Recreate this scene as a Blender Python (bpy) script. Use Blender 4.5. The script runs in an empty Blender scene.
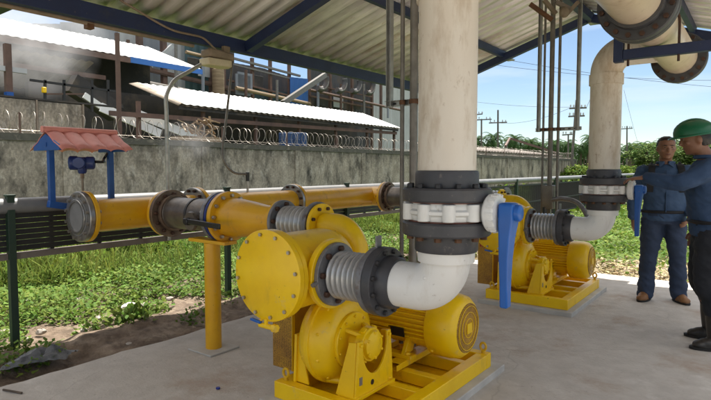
import bpy, math, random
import numpy as np
from mathutils import Vector, Matrix, Euler
random.seed(7); rng = np.random.default_rng(7)
S = bpy.context.scene
COL = S.collection
PI = math.pi
TH = math.radians(37.0); CT, ST = math.cos(TH), math.sin(TH)
CAMH = 1.42; FPX = 540.0; PITCH = math.atan(32/540.0)
# ------------------------------------------------------------------ camera
cd = bpy.data.cameras.new('camera'); cam = bpy.data.objects.new('camera', cd); COL.objects.link(cam)
cam.location = (0, 0, CAMH); cam.rotation_euler = (PI/2-PITCH, 0, TH)
cd.sensor_width = 36; cd.lens = FPX/711*36; cd.clip_start = .05; cd.clip_end = 3000
S.camera = cam
_R = Vector((CT, ST, 0)); _F = Vector((-ST*math.cos(PITCH), CT*math.cos(PITCH), -math.sin(PITCH)))
_U = Vector((-ST*math.sin(PITCH), CT*math.sin(PITCH), math.cos(PITCH)))
def ray(px, py): return _R*((px-355.5)/FPX) - _U*((py-200)/FPX) + _F
def on_u(px, py, u):
    d = ray(px, py); return Vector((0, 0, CAMH)) + d*(u/d.x)
def on_z(px, py, z=0.0):
    d = ray(px, py); return Vector((0, 0, CAMH)) + d*((z-CAMH)/d.z)
def at_d(px, py, D):
    d = ray(px, py); f = d.x*-ST + d.y*CT; return Vector((0, 0, CAMH)) + d*(D/f)
# ------------------------------------------------------------------ mesh builder
AX = {'u': Vector((1, 0, 0)), 'v': Vector((0, 1, 0)), 'z': Vector((0, 0, 1))}
def V(*a): return Vector(a)
def frame(axis):
    a = (AX[axis] if isinstance(axis, str) else Vector(axis)).normalized()
    ref = Vector((0, 0, 1)) if abs(a.z) < .9 else Vector((1, 0, 0))
    b = ref.cross(a).normalized(); c = a.cross(b).normalized()
    return a, b, c
class MB:
    def __init__(s): s.v = []; s.f = []
    def add(s, vs, fs):
        n = len(s.v); s.v += [tuple(p) for p in vs]; s.f += [tuple(i+n for i in f) for f in fs]; return s
    def box(s, x0, x1, y0, y1, z0, z1):
        return s.add([(x0,y0,z0),(x1,y0,z0),(x1,y1,z0),(x0,y1,z0),(x0,y0,z1),(x1,y0,z1),(x1,y1,z1),(x0,y1,z1)],
                     [(0,3,2,1),(4,5,6,7),(0,1,5,4),(1,2,6,5),(2,3,7,6),(3,0,4,7)])
    def bar(s, p, q, w, h, up=(0,0,1)):
        p, q = Vector(p), Vector(q); a = (q-p).normalized(); u = Vector(up)
        if abs(a.dot(u)) > .99: u = Vector((1,0,0))
        b = u.cross(a).normalized()*w/2; c = a.cross(b.normalized()).normalized()*h/2
        return s.add([p-b-c,p+b-c,p+b+c,p-b+c,q-b-c,q+b-c,q+b+c,q-b+c],
                     [(0,3,2,1),(4,5,6,7),(0,1,5,4),(1,2,6,5),(2,3,7,6),(3,0,4,7)])
    def lathe(s, o, axis, prof, seg=40, caps=True):
        o = Vector(o); a, b, c = frame(axis); vs = []; fs = []
        for (t, r) in prof:
            for i in range(seg):
                th = 2*PI*i/seg; vs.append(o + a*t + b*(r*math.cos(th)) + c*(r*math.sin(th)))
        m = len(prof)
        for j in range(m-1):
            for i in range(seg):
                k = (i+1) % seg
                fs.append((j*seg+i, j*seg+k, (j+1)*seg+k, (j+1)*seg+i))
        if caps:
            fs.append(tuple(reversed(range(seg)))); fs.append(tuple(range((m-1)*seg, m*seg)))
        return s.add(vs, fs)
    def ring(s, o, axis, t0, t1, r0, r1, seg=40):       # flange with a hole r0
        return s.lathe(o, axis, [(t0,r0),(t0,r1-.003),(t0+.003,r1),(t1-.003,r1),(t1,r1-.003),(t1,r0),(t0,r0)], seg, False)
    def cyl(s, o, axis, t0, t1, r, seg=24, ch=None):
        if ch is None: ch = min(.004, r*.2, (t1-t0)*.2)
        return s.lathe(o, axis, [(t0,r-ch),(t0+ch,r),(t1-ch,r),(t1,r-ch)], seg)
    def tube(s, pts, r, seg=12, closed=False, caps=True):
        pts = [Vector(p) for p in pts]; n = len(pts); rr = r if isinstance(r, (list, tuple)) else [r]*n
        vs = []; fs = []; prev = None
        for i, p in enumerate(pts):
            if closed: t = pts[(i+1) % n]-pts[i-1]
            else: t = pts[min(i+1, n-1)]-pts[max(i-1, 0)]
            t.normalize()
            if prev is None: a, b, c = frame(t)
            else:
                b = prev - t*prev.dot(t); b.normalize(); c = t.cross(b)
            prev = b
            for k in range(seg):
                th = 2*PI*k/seg; vs.append(p + b*(rr[i]*math.cos(th)) + c*(rr[i]*math.sin(th)))
        for j in range(n if closed else n-1):
            j2 = (j+1) % n
            for k in range(seg):
                k2 = (k+1) % seg; fs.append((j*seg+k, j*seg+k2, j2*seg+k2, j2*seg+k))
        if caps and not closed:
            fs.append(tuple(reversed(range(seg)))); fs.append(tuple(range((n-1)*seg, n*seg)))
        return s.add(vs, fs)
    def bolts(s, o, axis, R, n, r, t0, h, ph=0.0, seg=6):
        o = Vector(o); a, b, c = frame(axis)
        for i in range(n):
            th = 2*PI*(i+.5)/n+ph; p = o + b*(R*math.cos(th)) + c*(R*math.sin(th))
            s.lathe(p, a, [(t0, r), (t0+h*.8, r), (t0+h, r*.8)], seg)
        return s
    def ell(s, o, rx, ry, rz, seg=20, rings=12, rot=None):
        o = Vector(o); vs = []; fs = []
        for j in range(rings+1):
            ph = PI*j/rings
            for i in range(seg):
                th = 2*PI*i/seg
                p = Vector((rx*math.sin(ph)*math.cos(th), ry*math.sin(ph)*math.sin(th), -rz*math.cos(ph)))
                if rot: p = rot @ p
                vs.append(o+p)
        for j in range(rings):
            for i in range(seg):
                k = (i+1) % seg
                if j == 0: fs.append((i, seg+k, seg+i)); continue
                if j == rings-1: fs.append((j*seg+i, j*seg+k, (j+1)*seg+i)); continue
                fs.append((j*seg+i, j*seg+k, (j+1)*seg+k, (j+1)*seg+i))
        return s.add(vs, fs)
    def prism(s, poly, axis, t0, t1):
        # poly: list of 3D points in a plane, extruded along axis
        a = AX[axis] if isinstance(axis, str) else Vector(axis)
        p0 = [Vector(p)+a*t0 for p in poly]; p1 = [Vector(p)+a*t1 for p in poly]; n = len(poly)
        return s.add(p0+p1, [tuple(reversed(range(n))), tuple(range(n, 2*n))]+[(i, (i+1) % n, n+(i+1) % n, n+i) for i in range(n)])
    def build(s, name, m, parent=None, loc=None, ang=38, bevel=0, flat=False, extra=()):
        segs = [(len(s.f), m)]
        for e_, m_ in extra: s.add(e_.v, e_.f); segs.append((len(s.f), m_))
        base = Vector((0,0,0))
        if parent is not None:
            r = parent
            while r.parent: r = r.parent
            base = r.location.copy()
        elif loc is not None: base = Vector(loc)
        me = bpy.data.meshes.new(name)
        me.from_pydata([(x-base.x, y-base.y, z-base.z) for x, y, z in s.v], [], s.f)
        i0 = 0
        for k_, (n_, m_) in enumerate(segs):
            me.materials.append(M[m_] if isinstance(m_, str) else m_)
            for i_ in range(i0, n_): me.polygons[i_].material_index = k_
            i0 = n_
        ob = bpy.data.objects.new(name, me); COL.objects.link(ob)
        import bmesh
        bm = bmesh.new(); bm.from_mesh(me); bmesh.ops.recalc_face_normals(bm, faces=bm.faces); bm.to_mesh(me); bm.free()
        if not flat:
            me.shade_smooth(); me.set_sharp_from_angle(angle=math.radians(ang))
        if parent is not None: ob.parent = parent
        elif loc is not None: ob.location = base
        if bevel:
            md = ob.modifiers.new('bevel', 'BEVEL'); md.width = bevel; md.segments = 2; md.limit_method = 'ANGLE'; md.angle_limit = math.radians(50)
        return ob
def tag(o, label=None, cat=None, group=None, kind=None):
    if label: o['label'] = label
    if cat: o['category'] = cat
    if group: o['group'] = group
    if kind: o['kind'] = kind
    return o
def thing(name, label, cat, loc=(0,0,0), group=None, rz=0):
    o = bpy.data.objects.new(name, None); COL.objects.link(o); o.location = loc; o.rotation_euler = (0,0,rz); o.empty_display_size = .1
    return tag(o, label, cat, group)
def kids(o): return [c for c in bpy.data.objects if c.parent is o]
def copy_tree(o, d=None, parent=None, label=None, group=None):
    c = o.copy(); COL.objects.link(c)
    if parent is not None: c.parent = parent
    if d is not None: c.location = o.location + Vector(d)
    if label: c['label'] = label
    if group: c['group'] = group
    for ch in kids(o): copy_tree(ch, None, c)
    return c
def arc(c, a, b, r, t0, t1, n=14):
    c, a, b = Vector(c), Vector(a), Vector(b)
    return [c + a*(r*math.cos(t0+(t1-t0)*i/n)) + b*(r*math.sin(t0+(t1-t0)*i/n)) for i in range(n+1)]
def smooth_path(pts, n=8):
    P = [Vector(p) for p in pts]; out = []
    for i in range(len(P)-1):
        p0 = P[max(i-1,0)]; p1 = P[i]; p2 = P[i+1]; p3 = P[min(i+2, len(P)-1)]
        for k in range(n):
            t = k/n
            out.append(.5*((2*p1)+(p2-p0)*t+(2*p0-5*p1+4*p2-p3)*t*t+(3*p1-p0-3*p2+p3)*t**3))
    out.append(P[-1]); return out
# ------------------------------------------------------------------ materials
M = {}
def mk(name, c1, c2=None, sc=6.0, rough=.5, metal=0.0, bump=0.0, bsc=None, c3=None, c3sc=2.0, c3lo=.55, c3hi=.7, stretch=(1,1,1), spec=.5, c3stretch=(1,1,1), rvar=.12, trans=0.0, island=0.0):
    m = bpy.data.materials.new(name); m.use_nodes = True; nt = m.node_tree; N = nt.nodes; L = nt.links
    b = N['Principled BSDF']; out = N['Material Output']
    tc = N.new('ShaderNodeTexCoord')
    geo = N.new('ShaderNodeNewGeometry')
    def noise(scale, st, det=5, ro=.6):
        mp = N.new('ShaderNodeMapping'); mp.inputs['Scale'].default_value = st; L.new(geo.outputs['Position'], mp.inputs['Vector'])
        n = N.new('ShaderNodeTexNoise'); n.inputs['Scale'].default_value = scale; n.inputs['Detail'].default_value = det; n.inputs['Roughness'].default_value = ro
        L.new(mp.outputs[0], n.inputs['Vector']); return n
    def rgb(c): return (c[0], c[1], c[2], 1)
    col = None
    n1 = noise(sc, stretch)
    mx = N.new('ShaderNodeMix'); mx.data_type = 'RGBA'
    cr = N.new('ShaderNodeMapRange'); cr.inputs[1].default_value = .35; cr.inputs[2].default_value = .65
    L.new(n1.outputs['Fac'], cr.inputs[0]); L.new(cr.outputs[0], mx.inputs['Factor'])
    mx.inputs['A'].default_value = rgb(c1); mx.inputs['B'].default_value = rgb(c2 or [min(1, k*.86) for k in c1])
    col = mx.outputs['Result']
    if c3:
        n3 = noise(c3sc, c3stretch, 8, .68)
        m3 = N.new('ShaderNodeMix'); m3.data_type = 'RGBA'
        r3 = N.new('ShaderNodeMapRange'); r3.inputs[1].default_value = c3lo; r3.inputs[2].default_value = c3hi
        L.new(n3.outputs['Fac'], r3.inputs[0]); L.new(r3.outputs[0], m3.inputs['Factor'])
        L.new(col, m3.inputs['A']); m3.inputs['B'].default_value = rgb(c3); col = m3.outputs['Result']
    if island:
        hs = N.new('ShaderNodeHueSaturation'); mr = N.new('ShaderNodeMapRange')
        mr.inputs[3].default_value = 1-island; mr.inputs[4].default_value = 1+island
        L.new(geo.outputs['Random Per Island'], mr.inputs[0]); L.new(mr.outputs[0], hs.inputs['Value'])
        mr2 = N.new('ShaderNodeMapRange'); mr2.inputs[3].default_value = .47; mr2.inputs[4].default_value = .53
        wn = N.new('ShaderNodeTexWhiteNoise'); wn.noise_dimensions = '1D'; L.new(geo.outputs['Random Per Island'], wn.inputs['W'])
        L.new(wn.outputs['Value'], mr2.inputs[0]); L.new(mr2.outputs[0], hs.inputs['Hue'])
        L.new(col, hs.inputs['Color']); col = hs.outputs['Color']
    L.new(col, b.inputs['Base Color'])
    rr = N.new('ShaderNodeMapRange'); rr.inputs[3].default_value = max(.03, rough-rvar); rr.inputs[4].default_value = min(1, rough+rvar)
    L.new(n1.outputs['Fac'], rr.inputs[0]); L.new(rr.outputs[0], b.inputs['Roughness'])
    b.inputs['Metallic'].default_value = metal; b.inputs['Specular IOR Level'].default_value = spec
    if bump:
        nb = noise(bsc or sc*3, (1,1,1), 6)
        bp = N.new('ShaderNodeBump'); bp.inputs['Strength'].default_value = bump; bp.inputs['Distance'].default_value = .02
        L.new(nb.outputs['Fac'], bp.inputs['Height']); L.new(bp.outputs[0], b.inputs['Normal'])
    if trans:
        tr = N.new('ShaderNodeBsdfTranslucent'); L.new(col, tr.inputs['Color'])
        ms = N.new('ShaderNodeMixShader'); ms.inputs[0].default_value = trans
        L.new(b.outputs[0], ms.inputs[1]); L.new(tr.outputs[0], ms.inputs[2]); L.new(ms.outputs[0], out.inputs['Surface'])
    M[name] = m; return m
mk('pump_yellow', (.90,.58,.003), (.82,.50,.003), 5, .34, bump=.05, bsc=40, c3=(.36,.19,.02), c3sc=7, c3lo=.62, c3hi=.8)
mk('header_yellow', (.76,.41,.010), (.68,.34,.010), 4, .33, bump=.04, bsc=40, c3=(.28,.12,.02), c3sc=6, c3lo=.62, c3hi=.8)
mk('guard_yellow', (.50,.27,.02), (.40,.20,.02), 9, .5, c3=(.2,.09,.02), c3sc=5, c3lo=.5, c3hi=.75)
mk('guard_dark', (.025,.012,.006), None, 5, .7)
mk('steel', (.42,.41,.39), (.30,.29,.28), 12, .34, metal=.85, bump=.05, bsc=60, c3=(.16,.12,.09), c3sc=14, c3lo=.6, c3hi=.75)
mk('bellow_steel', (.50,.50,.50), (.44,.44,.43), 30, .36, metal=.55, c3=(.30,.27,.23), c3sc=26, c3lo=.62, c3hi=.85)
mk('flange_grey', (.24,.24,.25), (.17,.17,.18), 18, .5, metal=.5, bump=.1, bsc=50, c3=(.12,.08,.06), c3sc=16, c3lo=.58, c3hi=.7)
mk('rust_bolt', (.10,.05,.03), (.06,.035,.028), 30, .6, metal=.5)
mk('rust', (.16,.075,.035), (.09,.045,.025), 14, .75, metal=.2, bump=.2)
mk('bright_bolt', (.5,.47,.42), (.36,.33,.3), 20, .4, metal=.9)
mk('spool_iron', (.17,.145,.12), (.11,.095,.082), 10, .42, metal=.55, bump=.12, bsc=30, c3=(.18,.12,.08), c3sc=9, c3lo=.55, c3hi=.75)
mk('flange_rust', (.22,.15,.10), (.13,.09,.065), 14, .5, metal=.5, bump=.15, bsc=30)
mk('black_iron', (.018,.018,.02), (.03,.028,.028), 10, .5, bump=.08)
mk('lever_black', (.012,.012,.013), None, 10, .38)
mk('gasket_blue', (.01,.03,.22), None, 10, .5)
mk('pvc_dark', (.055,.055,.062), (.042,.042,.047), 8, .48, bump=.04, bsc=50, c3=(.09,.075,.065), c3sc=5, c3lo=.55, c3hi=.8)
mk('pvc_white', (.82,.81,.78), (.77,.75,.71), 4, .4, c3=(.50,.43,.34), c3sc=6, c3lo=.6, c3hi=.9)
mk('pvc_riser', (.68,.63,.55), (.64,.57,.48), 5, .5, bump=.05, bsc=30, c3=(.36,.26,.16), c3sc=6, c3lo=.47, c3hi=.72, c3stretch=(1,1,.3), stretch=(1,1,.3))
mk('pvc_header', (.60,.50,.38), (.54,.44,.32), 4, .35, c3=(.34,.24,.15), c3sc=5, c3lo=.55, c3hi=.8)
mk('valve_white', (.72,.72,.70), (.66,.66,.64), 8, .4, c3=(.45,.42,.38), c3sc=14, c3lo=.62, c3hi=.85)
mk('gasket_red', (.22,.09,.07), None, 8, .6)
mk('handle_blue', (.006,.10,.40), (.005,.085,.35), 6, .38)
mk('paint_blue', (.007,.075,.30), (.006,.06,.25), 6, .45, bump=.04, c3=(.02,.04,.12), c3sc=9, c3lo=.6, c3hi=.8)
mk('blue_case', (.012,.03,.14), None, 10, .35)
mk('navy_steel', (.012,.025,.085), (.010,.019,.062), 4, .5, c3=(.05,.05,.06), c3sc=5, c3lo=.6, c3hi=.8)
mk('galv', (.40,.40,.38), (.30,.30,.29), 14, .42, metal=.6)
mk('galv_dark', (.20,.185,.165), (.14,.13,.115), 12, .5, metal=.4)
mk('tan_pipe', (.24,.19,.14), (.17,.13,.09), 8, .55)
mk('grey_pipe', (.20,.20,.20), (.16,.16,.16), 6, .45, c3=(.2,.17,.14), c3sc=6, c3lo=.6, c3hi=.8)
mk('green_post', (.012,.035,.022), (.018,.04,.02), 6, .55)
mk('black_slat', (.012,.012,.013), (.02,.019,.018), 8, .6)
mk('brown_beam', (.20,.17,.145), (.15,.12,.10), 9, .7)
mk('tile_red', (.66,.26,.22), (.56,.20,.17), 7, .6, bump=.08, c3=(.28,.10,.08), c3sc=8, c3lo=.58, c3hi=.8)
mk('lamp_cream', (.55,.50,.36), (.46,.40,.28), 8, .5)
mk('concrete', (.50,.465,.42), (.43,.395,.355), 7, .85, bump=.3, bsc=45, c3=(.37,.295,.235), c3sc=1.5, c3lo=.53, c3hi=.68)
mk('plinth', (.52,.50,.46), (.42,.40,.37), 5, .85, bump=.15, bsc=50)
mk('dirt', (.20,.145,.10), (.09,.062,.04), 9, .95, bump=1.0, bsc=30, c3=(.30,.235,.17), c3sc=4.0, c3lo=.52, c3hi=.66)
mk('soil_grass', (.055,.075,.022), (.035,.055,.015), .8, .95, bump=.5, bsc=8, c3=(.13,.10,.05), c3sc=.25, c3lo=.5, c3hi=.68)
mk('stone', (.42,.38,.33), (.30,.26,.22), 8, .9, bump=.3)
mk('white_rag', (.62,.60,.56), (.5,.47,.42), 9, .8)
mk('plastic_bag', (.07,.075,.085), (.17,.175,.18), 18, .3, bump=.3)
mk('leaf', (.15,.215,.03), (.06,.11,.016), .9, .75, trans=.35, island=.4, spec=.15)
mk('leaf_vine', (.16,.235,.04), (.085,.15,.022), 1.1, .72, trans=.3, island=.26, spec=.2)
mk('straw', (.40,.33,.18), (.30,.24,.12), 2, .9, island=.4)
mk('palm_leaf', (.06,.11,.04), (.045,.085,.03), .3, .8, trans=.25, island=.35, spec=.08)
mk('palm_trunk', (.10,.075,.05), (.06,.045,.03), 5, .95, bump=.5)
mk('tree_leaf', (.085,.14,.04), (.12,.17,.05), .5, .8, trans=.3, island=.4, spec=.1)
mk('bark', (.12,.09,.065), (.08,.06,.045), 8, .95, bump=.4)
mk('wall_conc', (.46,.405,.33), (.29,.25,.20), 2.2, .92, bump=.25, bsc=14, c3=(.06,.054,.045), c3sc=1.7, c3lo=.47, c3hi=.66, c3stretch=(1,1,.5), stretch=(1,1,.5))
mk('wall_cap', (.10,.095,.08), (.06,.058,.05), 3, .95, bump=.4, c3=(.2,.18,.15), c3sc=3, c3lo=.55, c3hi=.7)
mk('panel_conc', (.46,.40,.31), (.37,.31,.24), 1.2, .9, bump=.15, c3=(.16,.13,.10), c3sc=1.0, c3lo=.52, c3hi=.72, c3stretch=(1,1,.3))
mk('razor', (.40,.37,.33), (.26,.22,.18), 6, .45, metal=.6)
mk('white_roof', (.80,.80,.79), (.74,.74,.73), 1.0, .5, c3=(.55,.52,.48), c3sc=.6, c3lo=.6, c3hi=.8)
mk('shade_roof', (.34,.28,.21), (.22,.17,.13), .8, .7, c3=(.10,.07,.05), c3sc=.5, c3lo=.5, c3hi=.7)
mk('rust_steel', (.13,.075,.055), (.08,.05,.04), 2, .8)
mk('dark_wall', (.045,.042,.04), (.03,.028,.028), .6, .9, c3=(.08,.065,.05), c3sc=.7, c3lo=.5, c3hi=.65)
mk('clad_grey', (.22,.24,.28), (.17,.19,.22), .5, .6, c3=(.12,.10,.09), c3sc=.4, c3lo=.55, c3hi=.75)
mk('clad_teal', (.035,.075,.085), (.028,.06,.07), .5, .6)
mk('clad_dark', (.055,.055,.06), (.04,.04,.043), .5, .7, c3=(.10,.07,.05), c3sc=.6, c3lo=.5, c3hi=.7)
mk('clad_blue', (.02,.11,.36), (.02,.09,.30), .6, .5)
mk('drum_blue', (.015,.05,.14), (.012,.04,.11), 2, .6)
mk('clad_pale', (.42,.43,.44), (.34,.35,.36), .5, .6)
mk('tank_tan', (.30,.22,.13), (.18,.12,.07), 2.5, .7, stretch=(.3,.3,3))
mk('pole_wood', (.13,.115,.10), (.09,.08,.07), 3, .9)
mk('wire', (.03,.03,.03), None, 3, .6)
mk('eyebolt', (.70,.42,.01), None, 8, .4)
mk('plate_black', (.015,.015,.018), None, 8, .4)
mk('plate_grey', (.3,.3,.3), None, 8, .4, metal=.6)
mk('sign_red', (.35,.02,.015), None, 8, .5)
mk('skin_tan', (.22,.105,.06), (.19,.085,.048), 12, .5)
mk('hair', (.010,.008,.007), None, 30, .5)
mk('denim_shirt', (.042,.082,.160), (.034,.068,.135), 9, .85, bump=.3, bsc=14)
mk('navy_shirt', (.028,.060,.130), (.022,.048,.105), 9, .85, bump=.3, bsc=14)
mk('jeans', (.020,.034,.070), (.032,.050,.095), 6, .85, bump=.35, bsc=12)
mk('dark_trousers', (.010,.012,.018), (.014,.016,.022), 7, .85, bump=.35, bsc=12)
mk('boot_tan', (.27,.13,.05), (.2,.09,.035), 12, .6)
mk('boot_black', (.015,.014,.014), (.035,.028,.022), 10, .45)
mk('rubber', (.015,.014,.013), None, 8, .7)
mk('helmet_green', (.006,.11,.045), (.005,.095,.04), 5, .3)
mk('strap', (.008,.008,.010), None, 10, .7)
mk('eye_white', (.22,.19,.17), None, 8, .3)
mk('lips', (.17,.06,.045), None, 8, .5)
mk('cap_blue', (.01,.03,.25), None, 8, .4)

def damp(m, ztop):
    nt = m.node_tree; N = nt.nodes; L = nt.links; b = N['Principled BSDF']; old = b.inputs['Base Color'].links[0].from_socket
    geo = N.new('ShaderNodeNewGeometry')
    def nz(sc, st, lo, hi, det=8, ro=.7):
        mp = N.new('ShaderNodeMapping'); mp.inputs['Scale'].default_value = st; L.new(geo.outputs['Position'], mp.inputs['Vector'])
        n = N.new('ShaderNodeTexNoise'); n.inputs['Scale'].default_value = sc; n.inputs['Detail'].default_value = det; n.inputs['Roughness'].default_value = ro
        L.new(mp.outputs[0], n.inputs['Vector']); r = N.new('ShaderNodeMapRange'); r.inputs[1].default_value = lo; r.inputs[2].default_value = hi; L.new(n.outputs['Fac'], r.inputs[0]); return r
    sx = N.new('ShaderNodeSeparateXYZ'); L.new(geo.outputs['Position'], sx.inputs[0])
    h = N.new('ShaderNodeMapRange'); h.inputs[1].default_value = ztop-1.0; h.inputs[2].default_value = ztop-.05; h.inputs[3].default_value = -.10; h.inputs[4].default_value = .16; L.new(sx.outputs['Z'], h.inputs[0])
    s1 = nz(2.1, (1,1,.38), .0, 1.0); ad = N.new('ShaderNodeMath'); ad.operation = 'ADD'; L.new(s1.outputs[0], ad.inputs[0]); L.new(h.outputs[0], ad.inputs[1])
    r1 = N.new('ShaderNodeMapRange'); r1.inputs[1].default_value = .49; r1.inputs[2].default_value = .70; r1.inputs[4].default_value = .62; L.new(ad.outputs[0], r1.inputs[0])
    m1 = N.new('ShaderNodeMix'); m1.data_type = 'RGBA'; L.new(r1.outputs[0], m1.inputs['Factor']); L.new(old, m1.inputs['A']); m1.inputs['B'].default_value = (.055,.050,.042,1)
    s2 = nz(3.2, (1,1,.6), .53, .70); m2 = N.new('ShaderNodeMix'); m2.data_type = 'RGBA'; L.new(s2.outputs[0], m2.inputs['Factor']); L.new(m1.outputs['Result'], m2.inputs['A']); m2.inputs['B'].default_value = (.50,.46,.40,1)
    s3 = nz(16, (1,1,.8), .42, .62); m3 = N.new('ShaderNodeMix'); m3.data_type = 'RGBA'; m3.blend_type = 'MULTIPLY'; m3.inputs['Factor'].default_value = .38; L.new(m2.outputs['Result'], m3.inputs['A']); L.new(s3.outputs[0], m3.inputs['B'])
    L.new(m3.outputs['Result'], b.inputs['Base Color'])
damp(M['wall_conc'], 2.2); damp(M['panel_conc'], 3.3)
def wear(m, col, sc, lo, hi, st=(1,1,1), fac=1.0, det=9, ro=.72):
    nt = m.node_tree; N = nt.nodes; L = nt.links; b = N['Principled BSDF']; old = b.inputs['Base Color'].links[0].from_socket
    geo = N.new('ShaderNodeNewGeometry'); mp = N.new('ShaderNodeMapping'); mp.inputs['Scale'].default_value = st; mp.inputs['Location'].default_value = (sc, lo*31, 3.7); L.new(geo.outputs['Position'], mp.inputs['Vector'])
    n = N.new('ShaderNodeTexNoise'); n.inputs['Scale'].default_value = sc; n.inputs['Detail'].default_value = det; n.inputs['Roughness'].default_value = ro; L.new(mp.outputs[0], n.inputs['Vector'])
    r = N.new('ShaderNodeMapRange'); r.inputs[1].default_value = lo; r.inputs[2].default_value = hi; r.inputs[4].default_value = fac; L.new(n.outputs['Fac'], r.inputs[0])
    mx = N.new('ShaderNodeMix'); mx.data_type = 'RGBA'; mx.inputs['B'].default_value = (*col, 1); L.new(r.outputs[0], mx.inputs['Factor']); L.new(old, mx.inputs['A']); L.new(mx.outputs['Result'], b.inputs['Base Color'])
for k_ in ('pump_yellow', 'header_yellow'):
    wear(M[k_], (.10,.055,.02), 22, .655, .69); wear(M[k_], (.33,.20,.05), 6, .56, .74, (1,1,.35), .55); wear(M[k_], (.42,.36,.25), 11, .60, .72, fac=.4)
for k_ in ('navy_steel', 'paint_blue', 'handle_blue'): wear(M[k_], (.16,.13,.11), 26, .64, .70, fac=.8)
for k_ in ('pvc_white', 'valve_white'): wear(M[k_], (.30,.25,.19), 18, .62, .70, fac=.7); wear(M[k_], (.50,.43,.34), 5, .54, .72, (1,1,.3), .5)
for k_ in ('pvc_riser', 'pvc_header'): wear(M[k_], (.30,.21,.13), 16, .58, .68, (1,1,.45), .75); wear(M[k_], (.17,.12,.08), 40, .68, .72)
for k_ in ('pvc_dark', 'flange_grey'): wear(M[k_], (.22,.19,.16), 20, .60, .70, fac=.6)
wear(M['concrete'], (.24,.21,.18), 28, .60, .70, fac=.6); wear(M['concrete'], (.68,.65,.61), 3.0, .58, .70, fac=.45); wear(M['concrete'], (.16,.13,.10), 60, .68, .71, fac=.8)
def cracks(m):
    nt = m.node_tree; N = nt.nodes; L = nt.links; b = N['Principled BSDF']; old = b.inputs['Base Color'].links[0].from_socket
    geo = N.new('ShaderNodeNewGeometry'); n = N.new('ShaderNodeTexNoise'); n.inputs['Scale'].default_value = 2.5; n.inputs['Detail'].default_value = 6; L.new(geo.outputs['Position'], n.inputs['Vector'])
    ad = N.new('ShaderNodeMix'); ad.data_type = 'VECTOR'; ad.inputs['Factor'].default_value = .22; L.new(geo.outputs['Position'], ad.inputs['A']); L.new(n.outputs['Color'], ad.inputs['B'])
    v = N.new('ShaderNodeTexVoronoi'); v.feature = 'DISTANCE_TO_EDGE'; v.inputs['Scale'].default_value = .75; L.new(ad.outputs['Result'], v.inputs['Vector'])
    r = N.new('ShaderNodeMapRange'); r.inputs[1].default_value = .0015; r.inputs[2].default_value = .005; r.inputs[3].default_value = .18; r.inputs[4].default_value = 0; L.new(v.outputs['Distance'], r.inputs[0])
    k = N.new('ShaderNodeTexNoise'); k.inputs['Scale'].default_value = .9; L.new(geo.outputs['Position'], k.inputs['Vector']); kr = N.new('ShaderNodeMapRange'); kr.inputs[1].default_value = .47; kr.inputs[2].default_value = .56; L.new(k.outputs['Fac'], kr.inputs[0])
    mu = N.new('ShaderNodeMath'); mu.operation = 'MULTIPLY'; L.new(r.outputs[0], mu.inputs[0]); L.new(kr.outputs[0], mu.inputs[1])
    mx = N.new('ShaderNodeMix'); mx.data_type = 'RGBA'; mx.inputs['B'].default_value = (.13,.11,.09,1); L.new(mu.outputs[0], mx.inputs['Factor']); L.new(old, mx.inputs['A']); L.new(mx.outputs['Result'], b.inputs['Base Color'])
cracks(M['concrete'])
wear(M['white_roof'], (.40,.33,.26), .9, .60, .75, (1,1,1), .5)
# perforated guard: real pattern of holes as procedural dots in the mesh material
def perforated(m):
    nt = m.node_tree; N = nt.nodes; L = nt.links; b = N['Principled BSDF']
    geo = N.new('ShaderNodeNewGeometry'); mp = N.new('ShaderNodeMapping'); mp.inputs['Rotation'].default_value = (0,0,0)
    L.new(geo.outputs['Position'], mp.inputs['Vector'])
    vo = N.new('ShaderNodeTexVoronoi'); vo.inputs['Scale'].default_value = 115; vo.inputs['Randomness'].default_value = .25
    L.new(mp.outputs[0], vo.inputs['Vector'])
    r = N.new('ShaderNodeMapRange'); r.inputs[1].default_value = .30; r.inputs[2].default_value = .42; L.new(vo.outputs['Distance'], r.inputs[0])
    mx = N.new('ShaderNodeMix'); mx.data_type = 'RGBA'; mx.inputs['A'].default_value = (.03,.014,.006,1)
    old = b.inputs['Base Color'].links[0].from_socket
    L.new(r.outputs[0], mx.inputs['Factor']); L.new(old, mx.inputs['B']); L.new(mx.outputs['Result'], b.inputs['Base Color'])
perforated(M['guard_yellow'])
# corrugated sheet of the pump shed: galvanised underside with rust stains, plus stripes painted for light and dark ribs
mk('roof_sheet', (.86,.83,.87), (.53,.51,.53), 3.2, .34, metal=.2, c3=(.42,.28,.20), c3sc=1.3, c3lo=.56, c3hi=.74, stretch=(.3,2.5,1), c3stretch=(.5,1.6,1))
wear(M['roof_sheet'], (.30,.18,.11), 5, .62, .72, (.35,1.5,1), .7)
mk('ground_far', (.065,.10,.022), (.085,.11,.03), .15, .95, bump=.4, bsc=4, c3=(.10,.10,.04), c3sc=.07, c3lo=.5, c3hi=.7)

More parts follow.
